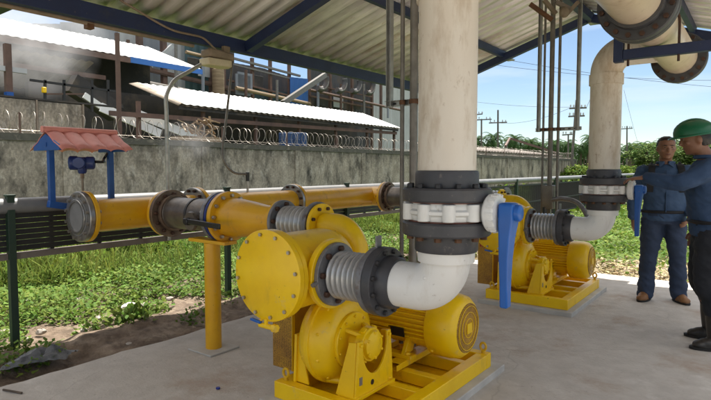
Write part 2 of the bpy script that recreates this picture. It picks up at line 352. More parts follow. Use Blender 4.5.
# ------------------------------------------------------------------ world, sun
SUN = Vector((-.42, 1.0, 2.7)).normalized()
w = bpy.data.worlds.new('World'); S.world = w; w.use_nodes = True
nt = w.node_tree; bg = nt.nodes['Background']
sky = nt.nodes.new('ShaderNodeTexSky'); sky.sky_type = 'NISHITA'; sky.sun_disc = False
sky.sun_elevation = math.asin(SUN.z); sky.sun_rotation = math.atan2(SUN.x, SUN.y); sky.altitude = 800; sky.air_density = 1.0; sky.dust_density = .25; sky.ozone_density = 1.2
SKY_STRENGTH = .062
tcw = nt.nodes.new('ShaderNodeTexCoord'); mpw = nt.nodes.new('ShaderNodeMapping'); mpw.inputs['Scale'].default_value = (1.2, 1.2, 9)
nz = nt.nodes.new('ShaderNodeTexNoise'); nz.inputs['Scale'].default_value = 2.6; nz.inputs['Detail'].default_value = 7; nz.inputs['Roughness'].default_value = .55
rm = nt.nodes.new('ShaderNodeMapRange'); rm.inputs[1].default_value = .50; rm.inputs[2].default_value = .74; rm.inputs[4].default_value = .5
mw = nt.nodes.new('ShaderNodeMix'); mw.data_type = 'RGBA'
nt.links.new(tcw.outputs['Generated'], mpw.inputs['Vector']); nt.links.new(mpw.outputs[0], nz.inputs['Vector']); nt.links.new(nz.outputs['Fac'], rm.inputs[0])
nt.links.new(rm.outputs[0], mw.inputs['Factor']); nt.links.new(sky.outputs[0], mw.inputs['A']); mw.inputs['B'].default_value = (6.5,7.2,8.2,1)
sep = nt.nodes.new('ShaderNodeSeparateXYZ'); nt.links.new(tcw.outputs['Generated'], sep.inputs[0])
rz_ = nt.nodes.new('ShaderNodeMapRange'); rz_.inputs[1].default_value = .30; rz_.inputs[2].default_value = .62; rz_.inputs[4].default_value = .85; nt.links.new(sep.outputs['Z'], rz_.inputs[0])  # bright cloud added high overhead, out of view, to fill the shade
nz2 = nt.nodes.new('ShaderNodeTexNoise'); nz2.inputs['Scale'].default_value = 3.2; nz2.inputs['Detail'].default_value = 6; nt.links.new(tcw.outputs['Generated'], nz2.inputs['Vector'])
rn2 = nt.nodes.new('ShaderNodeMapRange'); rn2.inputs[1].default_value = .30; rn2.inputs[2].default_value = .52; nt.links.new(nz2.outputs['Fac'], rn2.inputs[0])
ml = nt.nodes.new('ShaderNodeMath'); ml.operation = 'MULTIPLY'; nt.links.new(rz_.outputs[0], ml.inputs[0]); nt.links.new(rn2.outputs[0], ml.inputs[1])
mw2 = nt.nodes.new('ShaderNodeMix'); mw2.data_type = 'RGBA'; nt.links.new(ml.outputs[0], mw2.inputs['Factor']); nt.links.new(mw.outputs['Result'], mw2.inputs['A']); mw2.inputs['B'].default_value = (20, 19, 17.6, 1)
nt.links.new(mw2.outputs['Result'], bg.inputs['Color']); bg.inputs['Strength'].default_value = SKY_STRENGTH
sl = bpy.data.lights.new('sun', 'SUN'); sl.energy = 4.4; sl.angle = math.radians(.53); sl.color = (1.0, .95, .87)
so = bpy.data.objects.new('sun', sl); COL.objects.link(so); so.rotation_euler = (-SUN).to_track_quat('-Z', 'Y').to_euler()
S.view_settings.view_transform = 'Standard'; S.view_settings.look = 'None'; S.view_settings.gamma = 1; S.view_settings.use_curve_mapping = False
S.view_settings.exposure = 1.2
S.cycles.max_bounces = 8; S.cycles.diffuse_bounces = 5

# ------------------------------------------------------------------ ground
def sheet(name, x0, x1, y0, y1, z, m, nx=1, ny=1, hf=None):
    b = MB(); vs = []; fs = []
    for j in range(ny+1):
        for i in range(nx+1):
            x = x0+(x1-x0)*i/nx; y = y0+(y1-y0)*j/ny; vs.append((x, y, z+(hf(x, y) if hf else 0)))
    for j in range(ny):
        for i in range(nx):
            a = j*(nx+1)+i; fs.append((a, a+1, a+nx+2, a+nx+1))
    b.add(vs, fs); return tag(b.build(name, m), kind='structure')
sheet('ground', -900, 900, -300, 1500, -.09, 'ground_far', 40, 40)
from mathutils import noise as mn
SE = -3.9; SV = 7.75          # slab edges
def hill(u, v):
    e = max(0, min(1, (u+6.6)/.8))*max(0, min(1, (16-v)/2))*max(0, min(1, (v+3)/1))
    k = mn.noise(Vector((u*1.3, v*1.3, 0)))*.06 + mn.noise(Vector((u*4, v*3, 3)))*.045 + mn.noise(Vector((u*11, v*8, 7)))*.022
    bank = .07*math.exp(-((u+4.45)/.25)**2)
    return (k + bank)*e + .008 + .03*e
sheet('dirt_bank', -6.6, SE+.06, -3, 17, -.085, 'dirt', 110, 520, hill)
def edge_j(v): return .035*mn.noise(Vector((v*2.1, 4, 0)))+.02*mn.noise(Vector((v*7, 9, 0)))
b = MB(); n = 120; vs = []; fs = []
for i in range(n+1):
    v = -3+(SV+3)*i/n; vs += [(SE+edge_j(v), v, 0), (SE-.02+edge_j(v), v, -.1), (5, v, 0)]
for i in range(n):
    a = i*3; fs += [(a, a+2, a+5, a+3), (a+1, a, a+3, a+4)]
a = n*3; vs += [(5, SV, -.1)]; fs += [(a, a+2, len(vs)-1, a+1)]
b.add(vs, fs); tag(b.build('concrete_slab', 'concrete'), kind='structure')
sheet('bounce_ground', -9, 30, -40, -1.6, -.075, mk('bounce_ground', (.50,.45,.37), (.42,.37,.29), 1.5, .95, bump=.3, bsc=20), 4, 4)  # pale ground added out of view behind the camera, bounces sun under the roof
sheet('bounce_ground_side', 5.0, 30, -1.6, 7, -.075, 'bounce_ground', 4, 4)  # unseen side strip added for the same bounce light
# ------------------------------------------------------------------ ground cover
def leaves(name, pts, size, mat, up=.35, asp=.62, kind='stuff'):
    pts = np.asarray(pts); n = len(pts); sz = size if isinstance(size, np.ndarray) else np.full(n, size)
    az = rng.uniform(0, 2*PI, n); el = rng.normal(up, .35, n)
    d = np.stack([np.cos(az)*np.cos(el), np.sin(az)*np.cos(el), np.sin(el)], 1)
    sd = np.stack([-np.sin(az), np.cos(az), rng.normal(0, .35, n)], 1)
    L = sz[:, None]; W = (sz*asp)[:, None]
    p0 = pts; p1 = pts+d*L*.55+sd*W*.5; p2 = pts+d*L+np.array([0,0,-.18])*L; p3 = pts+d*L*.55-sd*W*.5
    v = np.stack([p0,p1,p2,p3], 1).reshape(-1,3)
    me = bpy.data.meshes.new(name); me.vertices.add(4*n); me.vertices.foreach_set('co', v.ravel().astype(np.float32))
    me.loops.add(4*n); me.loops.foreach_set('vertex_index', np.arange(4*n, dtype=np.int32))
    me.polygons.add(n); me.polygons.foreach_set('loop_start', np.arange(0, 4*n, 4, dtype=np.int32)); me.update(calc_edges=True)
    me.materials.append(M[mat]); o = bpy.data.objects.new(name, me); COL.objects.link(o)
    if kind: o['kind'] = kind
    return o
def nse(u, v, s, o=0): return np.array([mn.noise(Vector((a*s, c*s, o))) for a, c in zip(u, v)])
def scatter(n, u0, u1, v0, v1):
    return rng.uniform(u0, u1, n), rng.uniform(v0, v1, n)
# left strip between the slab and the block wall
def left_cover(n, u0, u1, v0, v1, hmax, size, mat, name, lim, asp=.62, up=.4):
    u, v = scatter(n, u0, u1, v0, v1)
    e = lim + .55*nse(u, v, .8) + .25*nse(u, v, 2.6, 5)
    ds = nse(u, v, .55, 11)+.5*nse(u, v, 1.7, 12)
    k = (u < e) & (ds > -.42)
    u, v = u[k], v[k]; hh = hmax*(.35+.65*np.clip(.5+nse(u, v, .9, 21), 0, 1))*np.clip((lim+.6-u)/1.2, .25, 1)
    z = -.06 + hh*rng.uniform(0, 1, len(u))**1.2
    s = size*rng.uniform(.55, 1.25, len(u))
    return leaves(name, np.stack([u, v, z], 1), s, mat, up=up, asp=asp)
LIMF = -5.0
tag(left_cover(80000, -9.0, -4.4, 1.0, 13, .24, .062, 'leaf_vine', 'ground_cover', -5.1), 'low bright green vines spreading over the dirt between slab and block wall', 'ground cover', kind='stuff')
tag(left_cover(52000, -14, -6.4, 1.5, 22, .5, .12, 'leaf', 'weeds', -6.9, .28, .7), 'taller rank weeds growing at the foot of the long block wall', 'weeds', kind='stuff')
def blades(name, n, u0, u1, v0, v1, lim, hgt, lab):
    u, v = scatter(n, u0, u1, v0, v1); k = (u < lim+.5*nse(u, v, .8)) & (nse(u, v, .7, 61) > -.15); u, v = u[k], v[k]
    tag(leaves(name, np.stack([u, v, np.full(len(u), -.06)], 1), hgt*rng.uniform(.45, 1.2, len(u))*np.clip((lim+.9-u)/3.0, .28, 1.15), 'blade', up=1.1, asp=.038), lab, 'grass', kind='stuff')
mk('blade', (.19,.235,.05), (.085,.135,.025), 1.0, .75, trans=.35, island=.35, spec=.15)
blades('grass', 90000, -13.0, -5.2, 1.5, 15, -5.7, .58, 'tall yellow green grass growing behind the slatted fence')
blades('tufts', 12000, -6.4, -4.9, 1.2, 12, -5.3, .22, 'short grass tufts on the dirt by the slatted fence')
for i, (x, y, n, hh) in enumerate(((129, 324, 170, .11), (139, 327, 110, .10), (147, 318, 80, .09), (92, 330, 40, .07))):
    p = on_z(x, y, -.02); uu = p.x+rng.normal(0, .06, n); vv = p.y+rng.normal(0, .09, n)
    tag(leaves('weed_tuft', np.stack([uu, vv, np.full(n, -.04)+rng.uniform(0, .12, n)], 1), hh*rng.uniform(.5, 1.2, n), 'leaf_vine', up=.7, asp=.38, kind=None), ['leafy green tuft sprouting from the dirt in front of the white scrap', 'green tuft beside the shaded dirt ridge', 'small green tuft right of the white scrap', 'small low green tuft left of the white scrap'][i], 'plant')
# sparse sprigs on the dirt
u, v = scatter(2200, -5.6, -4.12, 1.2, 9); k = (nse(u, v, 1.6, 31) > .02)
u, v = u[k], v[k]; uu = np.repeat(u, 7)+rng.normal(0, .04, 7*len(u)); vv = np.repeat(v, 7)+rng.normal(0, .04, 7*len(u))
tag(leaves('sprigs', np.stack([uu, vv, -.04+rng.uniform(0, .1, len(uu))], 1), .05*rng.uniform(.6, 1.4, len(uu)), 'leaf_vine', up=.6), 'scattered green sprigs growing on bare brown dirt by the slab edge', 'weeds', kind='stuff')
# field beyond the slab
u, v = scatter(80000, -4.5, 8, 7.9, 20); q = .5+nse(u, v, .6, 41); k = rng.uniform(0, 1, len(u)) < np.clip((v-8.3+1.2*(q-.5))/2.2, .06, 1)
u, v = u[k], v[k]; z = -.06+.26*np.clip(.4+nse(u, v, .7, 42), .15, 1)*rng.uniform(0, 1, len(u))
tag(leaves('field_plants', np.stack([u, v, z], 1), .085*rng.uniform(.6, 1.3, len(u)), 'leaf_vine', up=.4), 'bright green leafy crop covering the field behind the pumps', 'ground cover', kind='stuff')
u, v = scatter(34000, -16, 45, 18, 62); z = -.05+.4*np.clip(.4+nse(u, v, .3, 44), .1, 1)*rng.uniform(0, 1, len(u))
tag(leaves('field_weeds', np.stack([u, v, z], 1), .34*rng.uniform(.6, 1.3, len(u)), 'leaf', up=.4), 'rough green field running back towards the palm plantation', 'ground cover', kind='stuff')
u, v = scatter(16000, -3.9, 7, 7.8, 10.2); k = rng.uniform(0, 1, len(u)) < np.clip(1.15-(v-7.8)/2.0+.6*nse(u, v, 1.2, 51), 0, 1); u, v = u[k], v[k]
tag(leaves('cut_straw', np.stack([u, v, -.06+.05*rng.uniform(0, 1, len(u))], 1), .10*rng.uniform(.5, 1.4, len(u)), 'straw', up=.08, asp=.22), 'dry pale cut grass lying along the far slab edge', 'straw', kind='stuff')
sheet('gravel_verge', -5.6, 6, SV+.0, 9.6, -.075, mk('verge', (.42,.35,.26), (.34,.27,.19), 3, .95, bump=.5, bsc=25, c3=(.16,.15,.06), c3sc=1.6, c3lo=.5, c3hi=.7), 60, 12, lambda x, y: .02*mn.noise(Vector((x*2, y*2, 1))))

# ------------------------------------------------------------------ stones, litter on the dirt
for i in range(26):
    p = on_z(random.uniform(5, 185), random.uniform(292, 345), -.02)
    if p.x > SE-.12: continue
    r = random.uniform(.015, .045); q = MB().ell(p, r*random.uniform(.9,1.5), r, r*.6, 9, 6)
    q.v = [(x+random.uniform(-.2,.2)*r, y+random.uniform(-.2,.2)*r, z) for x, y, z in q.v]
    tag(q.build('stone', 'stone', loc=p, ang=20), 'small pale stone lying loose on the dirt bank by the slab', 'stone', 'loose stones on the dirt bank')
p = on_z(40, 362, .0); q = MB(); vs = []; fs = []
for j in range(9):
    for i in range(13):
        x = (i/12-.5)*.34; y = (j/8-.5)*.20; h = .075*max(0, 1-(2*x/.36)**2)*max(0, 1-(2*y/.22)**2)*(1+.9*mn.noise(Vector((x*24, y*24, 2))))+.02*mn.noise(Vector((x*50, y*50, 6)))
        vs.append(p+_R*x*1.0+Vector((-ST, CT, 0))*(y+x*.75)*1+Vector((0,0,.015+h)))
for j in range(8):
    for i in range(12): a = j*13+i; fs.append((a, a+1, a+14, a+13))
q.add(vs, fs); tag(q.build('plastic_bag', 'plastic_bag', loc=p), 'crumpled dark grey plastic bag on the dirt beside the green post', 'bag')
p = on_z(128, 311, 0); q = MB().ell(p+V(0,0,.03), .05, .12, .05, 12, 8, Matrix.Rotation(.5, 3, 'Z'))
q.v = [(x+.02*mn.noise(Vector((x*30,y*30,z*30))), y, z+.02*mn.noise(Vector((x*20,y*20,5)))) for x, y, z in q.v]
tag(q.build('white_rag', 'white_rag', loc=p, ang=15), 'crumpled white scrap lying on the dirt among green sprigs', 'litter')
p = on_z(218, 389, 0); tag(MB().cyl(p, 'z', .001, .012, .014, 16).build('bottle_cap', 'cap_blue', loc=p), 'blue bottle cap lying on the concrete floor before the yellow post', 'bottle cap')
p = on_z(12, 393, 0); tag(MB().tube([p+V(-.08,-.02,.008), p+V(0,0,.012), p+V(.07,.03,.008)], .007, 8).build('twig', 'bark', loc=p), 'short dark twig lying on the slab corner', 'twig')

# ================================================================== PUMP SET
PU, PV = -1.92, 2.99                     # centre of plinth
def make_pump():
    r = thing('pump_set', 'x', 'pump', (PU, PV, 0))
    u0, u1, v0, v1 = -2.30, -1.46, 2.24, 3.50
    f = MB()
    z0, z1 = .045, .145
    for v in (v0, v1-.07): f.box(u0, u1, v, v+.07, z0, z1)
    for u in (u0, u1-.08): f.box(u+.001, u+.079, v0+.07, v1-.07, z0+.001, z1-.002)
    for v in (2.62, 2.86, 3.20): f.box(u0+.08, u1-.08, v, v+.06, z0+.02, z1-.005)
    f.box(u0+.08, u1-.08, v0+.07, v1-.07, z0, z0+.012)
    f.build('base_frame', 'pump_yellow', r, bevel=.004)
    for (u, v) in ((u0+.05, v0+.05), (u1-.04, v1-.045)):
        e = MB(); e.tube(arc((u, v, z1+.045), (CT, ST*0, 0), (0,0,1), .026, 0, 2*PI, 20)[:-1], .0085, 8, closed=True); e.cyl((u, v, 0), 'z', z1-.002, z1+.02, .013)
        e.build('eyebolt', 'eyebolt', r)
    # volute, axis u
    vc = V(-2.02, 2.50, .405)
    m = MB(); m.lathe(vc, 'u', [(-.12,.10),(-.115,.20),(-.10,.235),(-.06,.258),(-.03,.262),(-.029,.275),(.0,.275),(.001,.262),(.04,.252),(.085,.225),(.105,.185),(.11,.10)], 56)
    m.bolts(vc, 'u', .245, 10, .011, .035, .018)
    m.bolts(vc, 'u', .245, 10, .011, -.075, .018)
    m.box(vc.x-.07, vc.x+.05, vc.y-.10, vc.y+.10, vc.z+.20, .72)
    m.build('volute', 'pump_yellow', r, bevel=.002)
    # bearing housing: open cage with webs, end cap
    h = MB(); hc = vc
    h.ring(hc, 'u', .105, .13, .06, .165, 40)
    h.bolts(hc, 'u', .145, 10, .009, .13, .012)
    h.lathe(hc, 'u', [(.10,.062),(.20,.058)], 28)
    for i in range(4):
        th = PI/4+PI/2*i; p = hc+V(.125, .115*math.cos(th), .115*math.sin(th)); h.bar(p, hc+V(.225, .085*math.cos(th), .085*math.sin(th)), .022, .02)
    h.build('bearing_housing', 'pump_yellow', r, bevel=.002)
    c = MB(); c.cyl(hc, 'u', .20, .255, .098, 36); c.lathe(hc, 'u', [(.255,.085),(.275,.08),(.285,.05)], 30); c.bolts(hc, 'u', .072, 6, .009, .274, .012)
    for i in range(6):
        th = 2*PI*i/6; c.bar(hc+V(.235,.09*math.cos(th),.09*math.sin(th)), hc+V(.235,.108*math.cos(th),.108*math.sin(th)), .03, .02, (1,0,0))
    c.build('bearing_cap', 'pump_yellow', r)
    # saddle brackets, plate normal u, with U cut-out
    def saddle(u, vm, half, top, cut, zb=.15, th=.014, nm='bracket'):
        poly = [(u, vm-half, zb), (u, vm+half, zb), (u, vm+half*.96, zb+.12), (u, vm+half*.86, top), (u, vm+half*.66, top)]
        n = 14
        for i in range(n+1):
            a = -PI*i/n
            poly.append((u, vm+half*.66*math.cos(a), top-.035+cut*math.sin(a)))
        poly += [(u, vm-half*.66, top), (u, vm-half*.86, top), (u, vm-half*.96, zb+.12)]
        b = MB(); b.prism(poly, 'u', 0, th)
        # side returns (gusset plates) going back under the pump
        for s in (-1, 1):
            y = vm+s*half*.97
            b.prism([(u-.002, y, zb), (u-.13, y, zb), (u-.05, y-s*half*.11, top-.01), (u-.002, y-s*half*.11, top-.004)], 'v', -.006, .006)
        b.box(u-.12, u+.03, vm-half, vm+half, zb-.006, zb+.012)
        for s in (-1, 1): b.lathe((u+.014, vm+s*half*.76, top-.022), 'u', [(0,.010),(.012,.010)], 8)
        b.lathe((u+.016, vm+half*.82, zb+.02), 'z', [(0,.014),(.012,.012)], 6)
        b.build(nm, 'pump_yellow', r, bevel=.0015)
    saddle(-1.755, 2.50, .185, .46, .18, zb=.145)
    b2 = MB(); b2.prism([(-2.20, 2.30, .145), (-2.20, 2.38, .145), (-2.20, 2.36, .43), (-2.20, 2.315, .43)], 'u', 0, .02); b2.prism([(-2.20, 2.315, .145), (-2.09, 2.315, .145), (-2.17, 2.325, .42), (-2.20, 2.325, .42)], 'v', 0, .012)
    b2.box(-2.24, -2.19, 2.381, 2.70, .146, .16)
    b2.prism([(-2.24, 2.62, .15), (-2.24, 2.70, .15), (-2.24, 2.69, .43), (-2.24, 2.63, .43)], 'u', 0, .02)
    b2.build('rear_bracket', 'pump_yellow', r, bevel=.002)
    MB().box(-1.741, -1.7385, 2.345, 2.372, .215, .26).build('sticker', 'plate_grey', r)
    MB().lathe((-1.741, 2.47, .20), 'u', [(0,.016),(.0015,.016)], 14).build('hole', 'guard_dark', r)
    # hose lying over the base
    MB().tube(smooth_path([(-2.19,2.43,.20),(-2.10,2.40,.235),(-2.03,2.40,.19),(-1.97,2.42,.165)], 6), .010, 8).build('hose', 'flange_grey', r)
    MB().tube([(-2.05,2.40,.170),(-1.97,2.41,.178),(-1.86,2.44,.170)], [.02,.024,.015], 10).build('drain_plug', 'pump_yellow', r)
    # strainer drum, axis v
    dc = V(-2.10, 0, .845)
    d = MB(); d.lathe(dc, 'v', [(2.03,.20),(2.031,.245),(2.06,.245),(2.061,.215),(2.45,.215),(2.52,.20),(2.57,.15),(2.59,.05)], 56)
    d.lathe(V(0, 2.26, .845), 'u', [(-2.1,.135),(-1.90,.135),(-1.87,.142)], 40)
    d.ring(V(0, 2.26, .845), 'u', -1.880, -1.846, .10, .190, 44)
    d.build('strainer_drum', 'pump_yellow', r)
    cv = MB(); cv.lathe(dc, 'v', [(1.992,.240),(1.996,.247),(2.026,.247),(2.029,.244)], 64)
    cv.build('drum_cover', 'pump_yellow', r, extra=[(MB().bolts(dc, 'v', .222, 12, .0105, 1.980, .014, .1), 'bright_bolt')])
    k = MB(); k.tube([(-2.14,1.98,.60),(-2.14,1.985,.575),(-2.09,1.99,.573),(-2.03,1.99,.573)], .015, 10); k.lathe((-2.05,1.99,.573), 'u', [(0,.022),(.03,.022)], 6); k.lathe((-2.10,1.99,.573), 'z', [(0,.01),(.04,.012)], 10)
    kk = k.build('drain_cock', 'pump_yellow', r)
    MB().bar((-2.20,1.975,.600), (-2.125,1.975,.592), .020, .014).build('cock_handle', 'handle_blue', kk, bevel=.003)
    # suction pipe: flange, bend over and down into the casing
    sv = 2.72; zc = 1.045
    p = MB(); p.lathe((0, sv, zc), 'u', [(-2.335,.07),(-2.25,.075)], 32, False)
    bend = arc((-2.215, sv, zc-.17), (1,0,0), (0,0,1), .17, PI/2, 0, 16)
    p.tube([(-2.30, sv, zc), (-2.25, sv, zc)]+bend+[(-2.045, sv, .66), (-2.045, sv-.06, .5)], .080, 28)
    p.build('suction_pipe', 'pump_yellow', r, ang=60)
    q = MB(); q.ring((0, sv, zc), 'u', -2.345, -2.320, .06, .140, 40); q.build('suction_flange', 'pump_yellow', r, extra=[(MB().bolts((0, sv, zc), 'u', .112, 8, .0125, -2.322, .020), 'rust_bolt')])
    # motor
    mc = V(0, 3.13, .405)
    a = MB(); a.lathe(mc, 'u', [(-2.19,.06),(-2.185,.165),(-2.14,.172),(-2.13,.168),(-1.67,.168),(-1.66,.06)], 44)
    nf = 40
    for i in range(nf):
        th = 2*PI*(i+.5)/nf
        if 1.25*PI-.35 < th < 1.75*PI+.35: continue
        dr = V(0, math.cos(th), math.sin(th)); a.bar(mc+dr*.178+V(-2.12,0,0), mc+dr*.178+V(-1.674,0,0), .007, .036, dr)
    a.build('motor_body', 'pump_yellow', r, bevel=0)
    for s in (-1, 1):
        g = MB(); g.box(-2.12, -1.76, 3.13+s*.17-.035, 3.13+s*.17+.035, .186, .212)
        g.prism([(0, 3.13+s*.20, .212), (0, 3.13+s*.10, .212), (0, 3.13+s*.06, .28), (0, 3.13+s*.14, .31)], 'u', -2.07, -2.04)
        g.prism([(0, 3.13+s*.20, .212), (0, 3.13+s*.10, .212), (0, 3.13+s*.06, .28), (0, 3.13+s*.14, .31)], 'u', -1.84, -1.81)
        g.lathe((-1.80, 3.13+s*.18, .212), 'z', [(0,.02),(.016,.018)], 6)
        g.build('motor_foot', 'pump_yellow', r, bevel=.003)
    fc = MB(); fc.lathe(mc, 'u', [(-1.672,.165),(-1.671,.203),(-1.663,.208),(-1.55,.208),(-1.50,.198),(-1.47,.172),(-1.462,.155)], 56)
    cowl = fc.build('fan_cowl', 'pump_yellow', r)
    gr = MB(); gr.lathe(mc, 'u', [(-1.463,.158),(-1.4585,.156),(-1.456,.02)], 44)
    gr.build('grille', 'guard_yellow', cowl)
    sp = MB()
    for rr in (.06,.10,.14): sp.tube(arc(mc+V(-1.455,0,0), (0,1,0), (0,0,1), rr, 0, 2*PI, 32)[:-1], .0025, 5, closed=True)
    sp.build('guard_ring', 'pump_yellow', cowl)
    MB().box(-1.457, -1.449, 3.13-.032, 3.13+.032, .405-.032, .405+.032).build('hub_plate', 'pump_yellow', cowl)
    for th in (.5, 2.4, 3.9, 5.4): MB().lathe(mc+V(-1.64,.206*math.cos(th),.206*math.sin(th)), V(0,math.cos(th),math.sin(th)), [(0,.012),(.008,.010)], 6).build('cowl_screw', 'pump_yellow', cowl)
    th = PI+.25; dr = V(0, math.cos(th), math.sin(th))
    MB().bar(mc+dr*.200+V(-1.92,0,0), mc+dr*.200+V(-1.82,0,0), .065, .006, dr).build('nameplate', 'plate_black', r)
    th = PI+.12; dr = V(0, math.cos(th), math.sin(th))
    MB().bar(mc+dr*.198+V(-2.10,0,0), mc+dr*.198+V(-1.94,0,0), .014, .006, dr).build('motor_label', 'pump_yellow', r)
    jb = MB(); jb.box(-2.02, -1.86, 3.05, 3.21, .565, .65); jb.build('terminal_box', 'pump_yellow', r, bevel=.008)
    # slide rails
    for u in (-2.10, -1.83):
        s = MB(); s.box(u-.045, u+.045, 2.80, 3.40, .146, .152); s.box(u-.045, u-.037, 2.80, 3.40, .152, .182); s.box(u+.037, u+.045, 2.80, 3.40, .152, .182); s.box(u-.0448, u+.0448, 2.84, 3.40, .1795, .1855)
        s.build('slide_rail', 'pump_yellow', r, bevel=.002)
    # belt guard at the far end
    bg_ = MB(); bg_.box(-2.46, -2.29, 2.385, 3.36, .16, .615); bg_.build('belt_guard', 'guard_yellow', r, bevel=.006)
    e = MB(); 
    for v in (2.383, 3.338): e.box(-2.29, -2.285, v, v+.024, .16, .617)
    e.box(-2.29, -2.285, 2.407, 3.338, .594, .617)
    e.build('guard_edge', 'pump_yellow', r)
    tm = MB()
    for i, ww in enumerate((.022,.012,.02,.012,.018)):
        tm.box(-2.435+i*.026, -2.435+i*.026+ww*.8, 2.3825, 2.3845, .565, .59)
    tm.build('warning_mark', 'sign_red', r)
    return r
pump = make_pump(); S_OFF = (0, 3.1, 0)
pump['label'] = 'nearer yellow pump set with large bolted blank drum cover, motor and belt guard'; pump['group'] = 'yellow pump sets on plinths'
copy_tree(pump, S_OFF, label='farther yellow pump set standing behind the hanging blue valve lever')
pl = MB().box(-2.36, -1.40, 2.17, 3.60, -.05, .045).build('concrete_plinth', 'plinth', loc=(PU, PV, 0), bevel=.006)
tag(pl, 'low grey concrete plinth under the nearer yellow pump', 'plinth', 'pump plinths')
copy_tree(pl, S_OFF, label='low grey concrete plinth under the farther yellow pump')

# ---- expansion joint (discharge), white elbow, valve, riser
RU, RV = -1.172, 2.26; AZ = .845
def bellows(mb, o, axis, t0, t1, r0, r1, n):
    pr = [(t0, r0)]; k = 10; L = (t1-t0)
    for i in range(n*k+1):
        t = i/(n*k); pr.append((t0+L*t, r0+(r1-r0)*(.5-.5*math.cos(2*PI*n*t))**.6))
    pr.append((t1, r0)); return mb.lathe(o, axis, pr, 44, False)
def joint(o, t0, t1, rf, rb, n, label, group, bolt='rust_bolt', end='flange_grey', d=None):
    r = thing('expansion_joint', label, 'expansion joint', V(*o)+V((t0+t1)/2, 0, 0), group)
    MB().ring(o, 'u', t0, t0+.026, rb*.8, rf, 48).build('flange', 'flange_grey', r, extra=[(MB().bolts(o, 'u', rf*.82, 8, .0165, t0+.026, .022, .3), bolt)])
    m = MB(); bellows(m, o, 'u', t0+.03, t1-.035, rb*.83, rb, n); m.build('bellow', 'bellow_steel', r, ang=70)
    MB().ring(o, 'u', t1-.034, t1-.002, rb*.8, rf, 48).build('flange', end, r)
    return r
j = joint((0, RV, AZ), -1.845, -1.545, .172, .130, 7, 'ribbed steel expansion joint between the nearer pump drum and the near white elbow', 'discharge expansion joints')
lug = MB().box(-1.562, -1.55, RV-.02, RV+.02, AZ+.165, AZ+.23).build('lug', 'flange_grey', j)
lug2 = MB().tube([(-1.83, RV-.165, AZ-.02), (-1.83, RV-.20, AZ-.03)], .012, 8).build('tab', 'flange_grey', j)
copy_tree(j, S_OFF, label='ribbed steel expansion joint between the farther pump and the far white elbow')
def make_elbow():
    r = thing('elbow_pipe', 'smooth white plastic elbow with dark flange below the near valve', 'pipe elbow', (RU, RV, AZ), 'white elbows on the risers')
    o = (0, RV, AZ)
    m = MB(); m.tube([(-1.44, RV, AZ), (-1.335, RV, AZ)]+arc((-1.322, RV, AZ+.15), (1,0,0), (0,0,-1), .15, PI/2, 0, 16)+[(RU, RV, 1.0)], .113, 40)
    m.lathe((RU, RV, 0), 'z', [(.985,.115),(.987,.132),(1.04,.134),(1.045,.12)], 44)
    m.ell((RU-.05, RV-.108, AZ+.07), .010, .006, .010, 10, 6)
    m.build('elbow', 'pvc_white', r, ang=50)
    f = MB(); f.ring(o, 'u', -1.542, -1.492, .10, .176, 48); f.lathe(o, 'u', [(-1.493,.135),(-1.44,.130),(-1.428,.122),(-1.427,.10)], 44, False)
    f.build('flange', 'pvc_dark', r, extra=[(MB().bolts(o, 'u', .155, 12, .013, -1.494, .018), 'black_iron')])
    return r
eb = make_elbow(); copy_tree(eb, S_OFF, label='smooth white plastic elbow with dark flange below the far valve')
